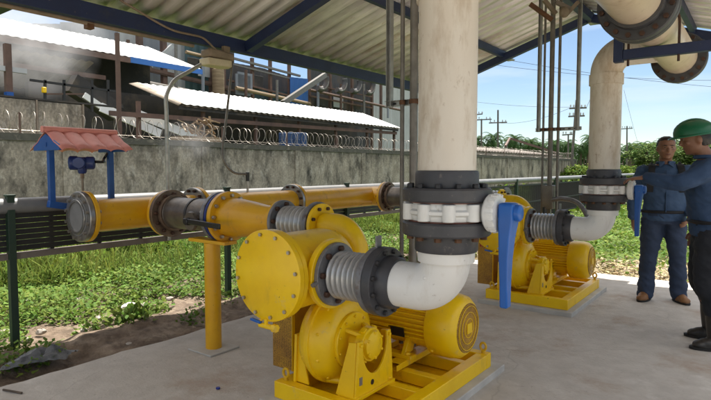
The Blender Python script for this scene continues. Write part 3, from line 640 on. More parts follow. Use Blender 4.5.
def make_valve():
    r = thing('butterfly_valve', 'white lug valve between dark flanges on the near riser, blue lever hanging down', 'valve', (RU, RV, 1.03), 'white lug valves with blue levers')
    o = (RU, RV, 0)
    MB().lathe(o, 'z', [(1.035,.11),(1.035,.142),(1.045,.147),(1.112,.147),(1.113,.11)], 52).build('collar', 'pvc_dark', r)
    MB().lathe(o, 'z', [(1.113,.12),(1.113,.198),(1.121,.205),(1.168,.205),(1.176,.198),(1.176,.12)], 64).build('flange', 'pvc_dark', r, extra=[(MB().bolts(o, 'z', .172, 12, .016, 1.094, .019), 'rust')])
    MB().lathe(o, 'z', [(1.177,.15),(1.177,.177),(1.182,.178),(1.182,.15)], 52).build('gasket', 'gasket_red', r)
    b = MB(); b.lathe(o, 'z', [(1.183,.14),(1.183,.172),(1.195,.176),(1.205,.176),(1.214,.19),(1.228,.19),(1.237,.176),(1.250,.176),(1.262,.172),(1.262,.14)], 60)
    for i in range(10):
        th = 2*PI*(i+.35)/10; p = V(RU+.180*math.cos(th), RV+.180*math.sin(th), 0)
        b.lathe(p, 'z', [(1.184,.026),(1.187,.030),(1.258,.030),(1.261,.026)], 16)
    b.lathe((0, RV, 1.222), 'u', [(RU+.16,.05),(RU+.19,.042),(RU+.205,.045)], 24)
    b.build('valve_body', 'valve_white', r)
    MB().lathe(o, 'z', [(1.263,.15),(1.263,.177),(1.267,.178),(1.267,.15)], 52).build('gasket', 'gasket_red', r)
    MB().lathe(o, 'z', [(1.268,.12),(1.268,.198),(1.276,.205),(1.322,.205),(1.330,.198),(1.330,.12)], 64).build('flange', 'pvc_dark', r, extra=[(MB().bolts(o, 'z', .172, 12, .016, 1.331, .019), 'black_iron')])
    MB().lathe(o, 'z', [(1.331,.11),(1.331,.147),(1.395,.147),(1.407,.142),(1.408,.135)], 52).build('collar', 'pvc_dark', r)
    g = MB(); gc = (0, RV, 1.222); g.lathe(gc, 'u', [(RU+.205,.05),(RU+.207,.076),(RU+.216,.084),(RU+.250,.084),(RU+.258,.078),(RU+.260,.03)], 44)
    for i in range(16):
        th = 2*PI*i/16; g.bar(V(RU+.232, RV+.084*math.cos(th), 1.222+.084*math.sin(th)), V(RU+.259, RV+.080*math.cos(th), 1.222+.080*math.sin(th)), .012, .010, (0,math.cos(th),math.sin(th)))
    dial = g.build('gear_disc', 'valve_white', r)
    h = MB(); hu = RU+.268
    def sec(z, w, t, du=0): return [(hu+du, RV-w/2, z), (hu+du+t, RV-w/2, z), (hu+du+t, RV+w/2, z), (hu+du, RV+w/2, z)]
    secs = [sec(1.270,.055,.05), sec(1.262,.085,.062), sec(1.19,.092,.062), sec(1.12,.080,.050), sec(1.02,.066,.042), sec(.92,.052,.038,.002), sec(.815,.048,.036,.004), sec(.808,.042,.030,.007)]
    vs = [p for q in secs for p in q]; fs = [(3,2,1,0), tuple(range(len(vs)-4, len(vs)))]
    for i in range(len(secs)-1):
        for k in range(4): a = i*4+k; c = i*4+(k+1) % 4; fs.append((a, c, c+4, a+4))
    h.add(vs, fs); h.cyl((0, RV+.008, 1.226), 'u', RU+.245, RU+.352, .036, 28, .006)
    lo_ = h.build('lever', 'handle_blue', r, bevel=.013, ang=60); lo_.modifiers['bevel'].segments = 4
    return r
vlv = make_valve(); copy_tree(vlv, S_OFF, label='white lug valve between dark flanges on the far riser beside the two men')
HU, HZ = -.68, 2.47
def make_riser():
    r = thing('riser_pipe', 'thick stained cream plastic riser pipe standing on the near valve', 'riser pipe', (RU, RV, 1.41), 'cream riser pipes')
    MB().lathe((RU, RV, 0), 'z', [(1.409,.11),(1.409,.134),(2.20,.134),(2.20,.11)], 56).build('pipe', 'pvc_riser', r)
    e = MB(); e.lathe((RU, RV, 0), 'z', [(2.175,.136),(2.177,.146),(2.27,.146),(2.272,.135)], 56)
    e.tube([(RU, RV, 2.25)]+arc((RU+.19, RV, 2.28), (-1,0,0), (0,0,1), .19, 0, PI/2, 16)+[(HU+.0, RV, HZ)], .136, 44)
    e.build('bend', 'pvc_riser', r, ang=50)
    return r
rs = make_riser(); copy_tree(rs, S_OFF, label='thick cream plastic riser pipe with round bend standing on the far valve')
dh = thing('discharge_header', 'big cream overhead pipe with dark flanges running under the roof at right', 'overhead pipe', (HU, 4, HZ))
MB().lathe((HU, 0, HZ), 'v', [(1.6,.10),(1.6,.155),(6.02,.155),(6.02,.10)], 56).build('pipe', 'pvc_header', dh)
for v0, v1 in ((3.86, 3.93), (3.94, 4.0), (6.00, 6.09)):
    MB().lathe((HU, 0, HZ), 'v', [(v0,.157),(v0+.001,.228),(v0+.008,.236),(v1-.008,.236),(v1-.001,.228),(v1,.157)], 60).build('flange', 'pvc_dark', dh, extra=([] if v0 > 3.93 and v0 < 5 else [(MB().bolts((HU, 0, HZ), 'v', .205, 16, .017, v0-.02, .022), 'rust_bolt')]))
for v0 in (3.78, 4.0): MB().lathe((HU, 0, HZ), 'v', [(v0,.156),(v0+.002,.174),(v0+.078,.174),(v0+.08,.156)], 52).build('flange_hub', 'pvc_dark', dh)
MB().lathe((HU, 0, HZ), 'v', [(6.09,.22),(6.105,.215)], 50).build('end_plate', 'pvc_dark', dh)

# ---- yellow suction header
SU, SZ = -4.30, 1.035
hd = thing('suction_header', 'long orange yellow header pipe with glass ended flange running behind the pumps', 'header pipe', (SU, 4, SZ))
m = MB(); m.lathe((SU, 0, SZ), 'v', [(2.13,.10),(2.13,.132),(6.5,.132),(6.5,.10)], 44)
for v in (2.72, 6.05): m.lathe((0, v, SZ), 'u', [(SU,.128),(-4.06,.128),(-4.055,.10)], 40)
m.build('pipe', 'header_yellow', hd)
MB().ring((SU, 0, SZ), 'v', 2.115, 2.150, .10, .203, 52).build('flange', 'header_yellow', hd, extra=[(MB().bolts((SU, 0, SZ), 'v', .172, 12, .014, 2.15, .02), 'bright_bolt')])
bl = MB().lathe((SU, 0, SZ), 'v', [(2.068,.165),(2.07,.195),(2.076,.20),(2.108,.20),(2.113,.195)], 52).build('blind_flange', 'steel', hd, extra=[(MB().bolts((SU, 0, SZ), 'v', .172, 12, .014, 2.048, .022), 'bright_bolt')])
MB().lathe((SU, 0, SZ), 'v', [(2.062,.150),(2.067,.152)], 44).build('disc', 'grey_pipe', bl)
MB().ring((SU, 0, SZ), 'v', 2.050, 2.0685, .118, .138, 48).build('raised_rim', 'steel', bl)
for px in (197, 294):
    v = on_u(px, 195, SU).y
    MB().ring((SU, 0, SZ), 'v', v-.055, v-.022, .10, .20, 48).build('flange', 'steel', hd, extra=[(MB().bolts((SU, 0, SZ), 'v', .172, 12, .015, v-.075, .02), 'rust_bolt')]); MB().ring((SU, 0, SZ), 'v', v-.018, v+.018, .10, .203, 48).build('flange', 'header_yellow', hd, extra=[(MB().bolts((SU, 0, SZ), 'v', .172, 12, .015, v+.018, .02), 'rust_bolt')])
for v in (2.72, 6.05):
    MB().ring((0, v, SZ), 'u', -4.07, -4.035, .10, .198, 52).build('flange', 'header_yellow', hd, extra=[(MB().bolts((0, v, SZ), 'u', .165, 12, .0165, -4.09, .02, .2), 'rust_bolt')])
    MB().ring((0, v, SZ), 'u', -4.033, -3.995, .10, .200, 52).build('flange', 'flange_rust', hd, extra=[(MB().bolts((0, v, SZ), 'u', .165, 12, .0165, -3.996, .024, .2), 'rust_bolt')])
def branch(dv, first):
    v = 2.72+dv; c = (0, v, SZ+.008)
    lab = 'nearer' if first else 'farther'
    r = thing('spool_pipe', 'dark iron spool pipe on the %s header branch, before the yellow reducer' % ('near' if first else 'far'), 'spool pipe', (-3.8, v, SZ), 'dark iron spool pipes')
    m = MB(); m.lathe(c, 'u', [(-3.99,.10),(-3.99,.145),(-3.95,.140),(-3.94,.130),(-3.385,.130),(-3.38,.10)], 44); m.build('pipe', 'spool_iron', r)
    MB().ring(c, 'u', -3.66, -3.635, .12, .137, 44).build('band', 'black_iron', r)
    MB().ring(c, 'u', -3.985, -3.945, .12, .152, 44).build('hub', 'flange_rust', r)
    r = thing('wafer_valve', 'black wafer valve with flat black lever handle on the %s header branch' % ('near' if first else 'far'), 'valve', (-3.43, v, SZ), 'wafer valves on the header branches')
    MB().ring(c, 'u', -3.378, -3.342, .10, .192, 52).build('flange', 'flange_grey', r, extra=[(MB().bolts(c, 'u', .165, 12, .014, -3.40, .02), 'bright_bolt')])
    MB().lathe(c, 'u', [(-3.339,.15),(-3.338,.185),(-3.292,.185),(-3.291,.15)], 52).build('valve_body', 'black_iron', r)
    MB().ring(c, 'u', -3.335, -3.315, .15, .188, 52).build('gasket', 'gasket_blue', r)
    pl_ = MB().lathe((-3.47, 0, SZ-.02), 'v', [(v-.215,.068),(v-.200,.074),(v-.190,.074),(v-.189,.03),(v-.10,.03)], 28); pl_.build('dial', 'spool_iron', r)
    lv = MB(); lv.bar((-3.51, v-.240, SZ-.015), (-3.05, v-.262, SZ-.03), .014, .040, (0,0,1)); lv.lathe((-3.47, 0, SZ-.02), 'v', [(v-.258,.026),(v-.216,.030)], 16); lv.build('lever', 'lever_black', r, bevel=.006)
    r = thing('reducer_pipe', 'orange yellow reducer cone with wide bolted flange on the %s header branch' % ('near' if first else 'far'), 'reducer', (-3.1, v, SZ), 'yellow reducers')
    m = MB(); m.lathe(c, 'u', [(-3.26,.10),(-3.26,.150),(-3.15,.147),(-3.00,.130),(-2.86,.110),(-2.72,.102),(-2.72,.08)], 48); m.build('cone', 'header_yellow', r, ang=50)
    MB().ring(c, 'u', -3.289, -3.252, .10, .198, 52).build('flange', 'header_yellow', r, extra=[(MB().bolts(c, 'u', .168, 12, .0145, -3.252, .024, .2), 'bright_bolt')])
    MB().ring(c, 'u', -2.725, -2.70, .07, .145, 44).build('flange', 'header_yellow', r)
    joint((0, v, SZ+.010), -2.698, -2.348, .150, .113, 7, 'short silver bellows joint between yellow reducer and %s pump' % lab, 'suction bellows joints', end='flange_grey')
    r = thing('pipe_support', 'round yellow support post under the %s header branch' % ('near' if first else 'far'), 'support post', (-3.40, v-.06, 0), 'yellow support posts')
    q = MB(); q.lathe((-3.40, v-.06, 0), 'z', [(.012,.05),(.012,.062),(.84,.062),(.84,.05)], 32); q.build('post', 'header_yellow', r)
    q = MB(); q.box(-3.54, -3.26, v-.20, v+.08, .001, .014); q.build('base_plate', 'plinth', r, bevel=.003)
    q = MB(); q.box(-3.62, -3.18, v-.12, v+.0, .842, .868); q.build('saddle', 'header_yellow', r, bevel=.003)
branch(0, True); branch(3.33, False)
MB_ = thing('suction_branch_link', 'short yellow pipe link joining the far bellows to the farther pump', 'pipe', (-2.3, 6, SZ))
MB().tube([(-2.36, 6.05, SZ), (-2.30, 5.98, SZ), (-2.27, 5.92, SZ)], .075, 24).build('pipe', 'pump_yellow', MB_, ang=60)
b = MB(); c = on_u(348, 236, -2.6)
# small sensor stub and hanging conduit above the header
r = thing('flexible_conduit', 'thin dark conduit dropping from the lamp box to a small sensor on the header', 'conduit', on_u(247, 180, -4.3))
path = [on_u(233, 56, -4.62), on_u(230, 85, -4.55), on_u(226, 120, -4.5), on_u(222.5, 150, -4.45), on_u(225, 163, -4.42), on_u(234, 172.5, -4.4), on_u(246, 174, -4.36)]
MB().tube(smooth_path(path, 8), .013, 10).build('conduit_tube', 'galv_dark', r)
pt = on_u(247.5, 174, -4.36); q = MB(); q.lathe((pt.x, pt.y, 0), 'z', [(pt.z-.075,.02),(pt.z+.018,.022),(pt.z+.02,.015)], 12); q.build('sensor_head', 'lever_black', r)
MB().lathe((pt.x, pt.y, 0), 'z', [(SZ+.125,.012),(pt.z-.074,.012)], 10).build('stem', 'bright_bolt', r)

# ---- pipe rack / louvre fence left
FU = -4.78
r = thing('grey_pipe', 'long grey pipe lying on top of the black slatted fence', 'pipe', (FU, 5, 1.12))
MB().tube([(FU, -1, 1.118), (FU, 30, 1.118)], .062, 24).build('pipe', 'grey_pipe', r)
r = thing('slatted_fence', 'low fence of black horizontal slats under the grey pipe', 'fence', (FU, 5, .7))
m = MB()
for i in range(7):
    z = .775+i*.044
    m.bar((FU, -1, z), (FU, 9.5, z), .012, .0405)
m.build('slats', 'black_slat', r)
for i in range(26):
    v = -.8+i*.41; MB().box(FU-.03, FU-.008, v, v+.03, .73, 1.05).build('upright', 'black_slat', r)
MB().bar((FU, -1, .715), (FU, 13, .715), .06, .05).build('bottom_rail', 'brown_beam', r)
for i in range(5):
    v = 1.76+2.17*i
    r = thing('fence_post', 'x', 'fence post', (FU+.03, v, -.05), 'green steel fence posts')
    MB().box(FU+.0, FU+.055, v-.027, v+.027, -.1, 1.195).build('post', 'green_post', r, bevel=.003)
    MB().box(FU-.006, FU+.061, v-.033, v+.033, 1.195, 1.21).build('post_cap', 'green_post', r, bevel=.003)
    r['label'] = ['dark green steel post in the dirt beside the grey plastic bag', 'dark green steel post behind the near yellow support post'][i] if i < 2 else 'dark green steel post farther along the slatted fence, behind the header pipe'
r = thing('mesh_fence', 'dark wire mesh fence with pale top rail along the green field', 'fence', (FU, 16, 0))
m = MB()
for i in range(188): v = 9.6+i*.08; m.bar((FU, v, .12), (FU, v, 1.0), .008, .024)
for z in (.15, .55, .99): m.bar((FU+.008, 9.6, z), (FU+.008, 24.6, z), .02, .035)
m.build('mesh', 'black_slat', r)
for i in range(6): MB().box(FU+.02, FU+.08, 9.7+3*i, 9.76+3*i, -.1, 1.15).build('post', 'green_post', r)
# ---- tiled shelter over the transmitter
r = thing('instrument_shelter', 'little red tiled roof on two bright blue posts above the grey pipe', 'shelter', (-4.6, 2.3, 1.1))
su = -4.60; va, vb = on_u(51, 170, su).y, on_u(110.5, 170, su).y
for i, v in enumerate((va, vb)):
    MB().box(su-.022, su+.022, v-.022, v+.022, 1.12 if i == 0 else 1.10, 1.59).build('post', 'paint_blue', r, bevel=.004)
MB().bar((su, va-.03, 1.13), (su, va+.12, 1.10), .055, .055).build('foot', 'paint_blue', r, bevel=.004)
re_ = 1.715; ee = 1.59; hw = .225
for v in (va-.035, vb+.01): MB().prism([(su-hw, v, ee-.03), (su+hw, v, ee-.03), (su+hw, v, ee+.015), (su, v, re_-.02), (su-hw, v, ee+.015)], 'v', 0, .03).build('gable_board', 'paint_blue', r, bevel=.003)
MB().box(su-.02, su+.02, va-.04, vb+.03, 1.592, 1.625).build('tie_beam', 'paint_blue', r)
for s in (-1, 1):
    vs = []; fs = []; n = 72; L = (vb+.05)-(va-.04)
    for i in range(n+1):
        t = i/n; v = va-.04+L*t; ph = (t*4.5) % 1; h = .020*abs(math.sin(PI*ph))**.6 - .004
        for k in range(5):
            q = k/4; vs.append((su+s*(q*(hw+.06)), v, re_+.005-(re_-ee+.02)*q*1.08+h+(-.010 if 1 < k < 3 else 0)))
    for i in range(n):
        for k in range(4): a = i*5+k; fs.append((a, a+1, a+6, a+5))
    o = MB().add(vs, fs).build('roof_tiles', 'tile_red', r, ang=60); sd = o.modifiers.new('solid', 'SOLIDIFY'); sd.thickness = .005
MB().tube([(su, va-.06, re_+.014), (su, vb+.06, re_+.014)], .027, 14).build('ridge_cap', 'tile_red', r)
r = thing('transmitter', 'dark blue twin barrel transmitter on a thin stem under the red tiled roof', 'instrument', on_u(82, 195, SU))
tp = on_u(82, 163, -4.38)
m = MB(); ax = V(.55, .83, 0).normalized()
m.lathe(tp, ax, [(-.095,.045),(-.085,.056),(-.035,.056),(-.03,.048),(.03,.048),(.035,.052),(.085,.052),(.095,.04)], 28); m.lathe(tp, 'z', [(-.085,.026),(-.07,.034),(0,.04)], 20)
m.lathe(tp+V(.03,-.03,.0), V(.8,-.6,0), [(0,.047),(.05,.047),(.058,.04)], 24)
m.build('housing', 'blue_case', r)
MB().lathe((tp.x, tp.y, 0), 'z', [(SZ+.12,.009),(tp.z-.08,.009)], 10).build('stem', 'tan_pipe', r)
MB().lathe((tp.x, tp.y, 0), 'z', [(tp.z-.125,.016),(tp.z-.085,.016)], 6).build('nut', 'flange_rust', r)
MB().tube(smooth_path([tp+ax*.09+V(0,0,.01), tp+ax*.16+V(0,0,.01), V(su-.0, vb-.06, tp.z+.035), V(su, vb-.02, tp.z+.09)], 6), .011, 8).build('cable_gland', 'lever_black', r)
# ---- lamp on bent grey pole
r = thing('lamp_pole', 'slim galvanised pole bending up to a cream lamp box at the roof edge', 'lamp', (-4.72, 3.15, 0))
lu = -4.72; pb = on_u(168, 190, lu)
path = [V(lu, pb.y, .70), V(lu, pb.y, 1.0), on_u(168, 110, lu), on_u(168, 98, lu), on_u(170, 87, lu), on_u(176, 79, lu), on_u(190, 71, lu), on_u(207, 61, lu)]
path[2].y = path[3].y = pb.y
MB().tube(path[:2]+smooth_path(path[2:], 6), .020, 14).build('pole', 'galv', r, ang=60)
lc = on_u(217, 56, -4.66); 
lm = MB(); d1 = (on_u(230, 59, -4.66)-on_u(203, 60, -4.66)); 
lm.bar(lc-V(0,.15,-.01)-V(.0,0,0), lc+V(0,.17,0.0), .17, .085); lamp = lm.build('lamp_housing', 'tan_pipe', r, bevel=.02)
m = MB(); m.prism([lc+V(-.08,-.17,-.045), lc+V(.08,-.17,-.045), lc+V(.10,.12,-.04), lc+V(.0,.16,-.04), lc+V(-.10,.12,-.04)], V(.0,0,-1), 0, .075); m.build('lamp_shade', 'lamp_cream', r, bevel=.012)
m = MB().box(lc.x+.01, lc.x+.06, lc.y+.05, lc.y+.13, lc.z+.045, lc.z+.11).build('junction_box', 'tan_pipe', r, bevel=.005)

# ================================================================== SHED ROOF
EU, ER, RID = -4.72, .52, -2.10
EZ = 2.72; SL = .31
def rz(u): return EZ + SL*(RID-EU - abs(u-RID))
V0, V1 = -1.2, 8.46  # near roof end, out of view, kept short to let bounced light in
sh = thing('pump_shed', 'open pump shed roof of corrugated sheets on dark navy steel beams', 'shed', (EU, V1, 0))
def corr(name, m, ua, ub, za, zb, v0, v1, per, dep, parent, prof='trap', thick=.0, nu=2):
    vs = []; fs = []; pts = []
    n = int((v1-v0)/per)
    sh_ = [(0,0),(.18,1),(.42,1),(.60,0)] if prof == 'trap' else [(k/6, .5-.5*math.cos(2*PI*k/6)) for k in range(6)]
    for i in range(n):
        for t, h in sh_: pts.append((v0+(i+t)*per, h*dep))
    pts.append((v0+n*per, 0)); k = len(pts)
    for j in range(nu+1):
        q = j/nu
        for v, h in pts: vs.append((ua+(ub-ua)*q, v, za+(zb-za)*q+h))
    for j in range(nu):
        for i in range(k-1): a = j*k+i; fs.append((a, a+1, a+k+1, a+k))
    o = MB().add(vs, fs).build(name, m, parent, ang=25 if prof == 'trap' else 60)
    if thick: md = o.modifiers.new('solid', 'SOLIDIFY'); md.thickness = thick
    return o
rise = .175
corr('roof_sheet', 'roof_sheet', EU-.16, RID-.02, rz(EU-.16)+rise, rz(RID-.02)+rise, V0, 8.78, .20, .052, sh, thick=.003)
corr('roof_sheet', 'roof_sheet', RID+.02, ER+.25, rz(RID+.02)+rise, rz(ER+.25)+rise, V0, 8.78, .20, .052, sh, thick=.003)
MB().add([(RID-.25, V0, rz(RID-.25)+rise+.045), (RID, V0, rz(RID)+rise+.06), (RID+.25, V0, rz(RID+.25)+rise+.045), (RID-.25, 8.8, rz(RID-.25)+rise+.045), (RID, 8.8, rz(RID)+rise+.06), (RID+.25, 8.8, rz(RID+.25)+rise+.045)], [(0,1,4,3),(1,2,5,4)]).build('ridge_flashing', 'white_roof', sh)
for u in (EU, ER): MB().box(u-.04, u+.04, V0, V1+.14, EZ-.02, EZ+.125).build('eave_beam', 'navy_steel', sh, bevel=.004)
MB().box(EU-.055, EU-.041, V0, V1+.14, EZ+.128, EZ+.14).build('drip_edge', 'galv', sh)
for u in (-3.40, -.80): MB().box(u-.03, u+.03, V0, V1+.12, rz(u)+.055, rz(u)+rise-.012).build('purlin', 'navy_steel', sh, bevel=.003)
MB().box(RID-.045, RID+.045, V0, V1+.1, rz(RID)+.03, rz(RID)+rise-.03).build('ridge_beam', 'navy_steel', sh, bevel=.003)
for v in (-1.0, 4.20, V1):
    for a, c in ((EU, RID), (ER, RID)):
        s_ = 1 if c > a else -1
        MB().bar((a+s_*.042, v, rz(a)+.055), (c-s_*.046, v, rz(c)+.055), .09, .115).build('rafter', 'navy_steel', sh, bevel=.003)
for u in (-4.0, RID+.02, -3.35):
    MB().box(u-.06, u+.06, V1+.05, V1+.22, rz(u)+.02, rz(u)+.04).build('purlin_cleat', 'galv', sh)
for u, v in ((EU, V1), (EU, -1.2), (ER, V1), (ER, -1.2)):
    MB().box(u-.05, u+.05, v-.05, v+.05, 0, EZ-.021).build('column', 'navy_steel', sh, bevel=.004)
go_ = on_u(34, 0, EU-.04); gz = on_u(16, 8, EU-.2)
MB().box(EU-2.2, EU-.06, go_.y-.42, go_.y-.12, EZ-.03, EZ+.22).build('outrigger', 'green_post', sh, bevel=.004)
# tan conduit and cable along the eave
r = thing('eave_conduit', 'tan conduit clipped under the left roof beam', 'conduit', (EU-.09, 3, EZ-.04))
MB().tube([(EU-.075, -1, EZ-.025), (EU-.075, 3.55, EZ-.025)], .021, 12).build('conduit_tube', 'tan_pipe', r)
cp = on_u(89, 25, EU-.09)
MB().box(cp.x-.035, cp.x+.035, cp.y-.03, cp.y+.03, cp.z-.035, cp.z+.035).bar((cp.x, cp.y, cp.z), (cp.x+.02, cp.y+.05, cp.z+.13), .02, .02).bar((cp.x, cp.y-.02, cp.z), (cp.x+.02, cp.y-.05, cp.z+.09), .02, .02).build('clamp', 'rust', r)
r = thing('beam_cable', 'thin tan cable sagging along the face of the left roof beam to the lamp', 'cable', (EU+.06, 3, EZ+.1))
cpts = [on_u(120, 0, EU+.055), on_u(140, 12, EU+.055), on_u(160, 24, EU+.055), on_u(175, 31, EU+.055), on_u(190, 34.5, EU+.055), on_u(203, 38, EU+.055), on_u(213, 47, EU+.045), on_u(216, 50, -4.66)]
MB().tube(smooth_path(cpts, 5), .011, 8).build('cable_run', 'tan_pipe', r)
# bracket under the overhead pipe
r = thing('pipe_bracket', 'navy steel angle bracket with U bolts carrying the overhead pipe', 'bracket', (-.9, 4.55, 2.3))
MB().box(-.945, -.878, 4.52, 4.59, 2.225, rz(-.91)+.02).build('hanger', 'navy_steel', r, bevel=.004)
MB().box(-.877, .48, 4.515, 4.585, 2.238, 2.311).build('cross_bar', 'navy_steel', r, bevel=.004)
MB().tube([(HU-.165, 4.55, 2.19), (HU-.165, 4.55, HZ)]+arc((HU, 4.55, HZ), (-1,0,0), (0,0,1), .165, 0, PI, 16)[1:]+[(HU+.165, 4.55, 2.19)], .009, 8).build('pipe_clamp', 'rust_bolt', r)
pp = at_d(711.5, 400, 2.85)
r = thing('steel_post', 'navy blue steel post at the right edge of the shed', 'post', (pp.x, pp.y, 0))
MB().box(pp.x, pp.x+.09, pp.y-.02, pp.y+.07, 0, rz(pp.x)+.05).build('shaft', 'navy_steel', r, bevel=.004)
MB().box(pp.x-.05, pp.x+.14, pp.y-.07, pp.y+.12, .001, .012).build('foot_plate', 'navy_steel', r)
# conduit droppers
def droppers(v, lab, xs, struts):
    r = thing('conduit_dropper', lab, 'conduit', (-1.93, v, 1.86), 'conduit droppers hung from the roof')
    for u, rad, zb in xs: MB().tube([(u, v, zb), (u, v, rz(u)+.1)], rad, 14).build('conduit_tube', 'galv_dark', r)
    for u in struts:
        MB().box(u-.020, u+.020, v+.03, v+.034, 1.84, rz(u)+.12).box(u-.020, u-.017, v+.0, v+.03, 1.84, rz(u)+.12).box(u+.017, u+.020, v+.0, v+.03, 1.84, rz(u)+.12).build('hanger_strut', 'galv', r)
    a, c = struts
    MB().box(a-.04, c+.04, v+.035, v+.039, 1.845, 1.885).box(a-.04, c+.04, v+.01, v+.035, 1.882, 1.885).box(a-.04, c+.04, v+.01, v+.035, 1.845, 1.848).build('cross_strut', 'galv', r)
    for i in range(7):
        u = a+.03+(c-a-.06)*i/6; MB().box(u-.014, u+.014, v+.0335, v+.0347, 1.858, 1.872).build('slot', 'black_slat', r)
    for u, rad, zb in xs: MB().ring((u, v, 0), 'z', 1.85, 1.88, rad-.002, rad+.006, 16).build('clip', 'rust', r)
    return r
droppers(3.15, 'pair of grey conduits and struts dropping from the roof behind the near riser', [(-1.975, .015, .2), (-1.885, .027, .2)], (-2.09, -1.64))
g2 = droppers(6.35, 'bundle of grey conduits and slotted struts dropping from the roof left of the far riser', [(-2.055, .013, .3), (-1.97, .027, 1.2), (-1.885, .016, .2)], (-2.116, -1.68))
MB().box(-2.03, -1.91, 6.27, 6.41, .95, 1.22).build('junction_box', 'galv_dark', g2, bevel=.006)
MB().tube(smooth_path([(-1.93,6.30,1.05), (-1.80,6.25,1.075), (-1.62,6.2,1.04), (-1.50,6.15,.9), (-1.47,6.12,.74)], 6), .026, 12).build('flex_hose', 'flange_grey', g2)
MB().tube(smooth_path([(-2.0,6.25,.97), (-1.99,6.24,.85), (-1.93,6.2,.76)], 6), .012, 8).build('cable_run', 'lever_black', g2)
MB().box(-1.99, -1.95, 6.33, 6.37, 0, .95).build('stand', 'galv_dark', g2)
# hangers and junctions at the ridge
r = thing('roof_hanger', 'rusty angle brackets and conduit fittings clustered under the roof ridge', 'bracket', (-2.0, 5.9, 3.3))
for k, (p, q) in enumerate(((( 530,4),(552,20)), ((544,0),(556,14)), ((556,2),(570,9)), ((565,16),(578,2)))):
    MB().bar(at_d(*p, 6.0), at_d(*q, 6.0), .04, .04).build('arm', ('rust', 'tan_pipe', 'brown_beam', 'tan_pipe')[k], r)
MB().ell(at_d(564, 12, 5.9), .05, .05, .06).build('fitting', 'tan_pipe', r)

# ================================================================== BLOCK WALL, RAZOR WIRE
WU = -14.0; WZ = 2.22
wall = thing('block_wall', 'long stained grey concrete block wall topped with razor wire', 'wall', (WU, 25, -.1))
def wtop(v): return WZ + .03*mn.noise(Vector((v*.35, 0, 3)))
m = MB(); vs = []; fs = []; n = 240; Va, Vb = -4, 53
for i in range(n+1):
    v = Va+(Vb-Va)*i/n; t = wtop(v); vs += [(WU, v, -.2), (WU, v, t), (WU-.22, v, t), (WU-.22, v, -.2)]
for i in range(n):
    a = i*4
    for k in range(3): fs.append((a+k, a+k+1, a+k+5, a+k+4))
fs += [(0,3,2,1), (n*4, n*4+1, n*4+2, n*4+3)]
m.add(vs, fs).build('wall_face', 'wall_conc', wall)
m = MB(); vs = []; fs = []
for i in range(n+1):
    v = Va+(Vb-Va)*i/n; t = wtop(v); vs += [(WU+.035, v, t-.15), (WU+.035, v, t+.02), (WU-.25, v, t+.02), (WU-.25, v, t-.15)]
for i in range(n):
    a = i*4
    for k in range(4): fs.append((a+k, a+(k+1) % 4, a+4+(k+1) % 4, a+4+k))
m.add(vs, fs).build('coping', 'wall_cap', wall)
for i in range(14):
    v = -2+4.2*i; MB().box(WU+.003, WU+.045, v, v+.28, -.2, wtop(v)-.15).build('pier', 'wall_conc', wall)
rw = thing('razor_wire', 'coiled razor wire running along the top of the block wall', 'razor wire', (WU-.1, 25, WZ+.25))
pts = []; nl = 175; sg = 14
for i in range(nl*sg):
    t = i/sg; a = 2*PI*t; L = 2.0 + 50*i/(nl*sg); R_ = .27*(1+.16*mn.noise(Vector((t*.6, 1, 0))))
    pts.append(V(WU-.10+R_*math.cos(a)+.05*mn.noise(Vector((t*1.3, 2, 0))), L+.22*mn.noise(Vector((t*.9, 5, 0))), WZ+.02+R_+R_*math.sin(a)*.98+.03*mn.noise(Vector((t*.3, 8, 0)))))
coil = MB().tube(pts, .0068, 4).build('coil', 'razor', rw)
for i in range(17):
    v = 2.5+3.0*i; MB().bar((WU-.1, v, WZ), (WU-.1, v, WZ+.52), .035, .035).build('stake', 'rust_steel', rw)
for z in (.10,): MB().tube([(WU-.1, 2, WZ+z), (WU-.1, 52, WZ+z)], .005, 4).build('strand', 'razor', rw)

# ================================================================== FACTORY BEHIND THE WALL
def roofslab(name, label, ul, zl, uh, zh, v0l, v1l, v0h, v1h, group=None, mat='white_roof'):
    r = thing(name, label, 'canopy', (ul, v0l, 0), group)
    per = .32; n = int((v1l-v0l)/per); vs = []; fs = []; k = 0
    tt = [i/6 for i in range(n*6+1)]
    for j in range(2):
        for t in tt:
            q = t/n; a, c = (v0l, v1l) if j == 0 else (v0h, v1h); h = .016*math.cos(2*PI*t)
            vs.append(((ul, uh)[j], a+(c-a)*q, (zl, zh)[j]+h))
    k = len(tt)
    for i in range(k-1): fs.append((i, i+1, i+1+k, i+k))
    o = MB().add(vs, fs).build('roof_sheet', mat, r, ang=70); md = o.modifiers.new('solid', 'SOLIDIFY'); md.thickness = .02
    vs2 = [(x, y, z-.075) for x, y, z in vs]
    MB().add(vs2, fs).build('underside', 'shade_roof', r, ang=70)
    return r
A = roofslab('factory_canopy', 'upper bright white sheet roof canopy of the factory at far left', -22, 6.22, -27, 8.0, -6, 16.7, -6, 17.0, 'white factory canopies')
MB().bar((-21.96, 13.0, 6.08), (-21.96, 16.75, 6.08), .06, .24).build('fascia', 'clad_blue', A)
MB().bar((-21.96, -6, 6.05), (-21.96, 13.0, 6.05), .08, .22).build('fascia', 'rust_steel', A)
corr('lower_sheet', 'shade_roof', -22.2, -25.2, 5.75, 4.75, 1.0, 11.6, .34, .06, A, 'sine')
for v in (-3, 2.2, 6.2): MB().bar((-22.3, v, 0), (-22.3, v, 5.9), .16, .16).build('post', 'rust_steel', A)
MB().bar((-22.2, -6, 5.2), (-22.2, 12, 5.2), .08, .18).build('tie_beam', 'rust_steel', A)
MB().bar((-22.1, 3.5, 4.9), (-22.1, 8.4, 5.8), .09, .09).build('brace', 'rust_steel', A)
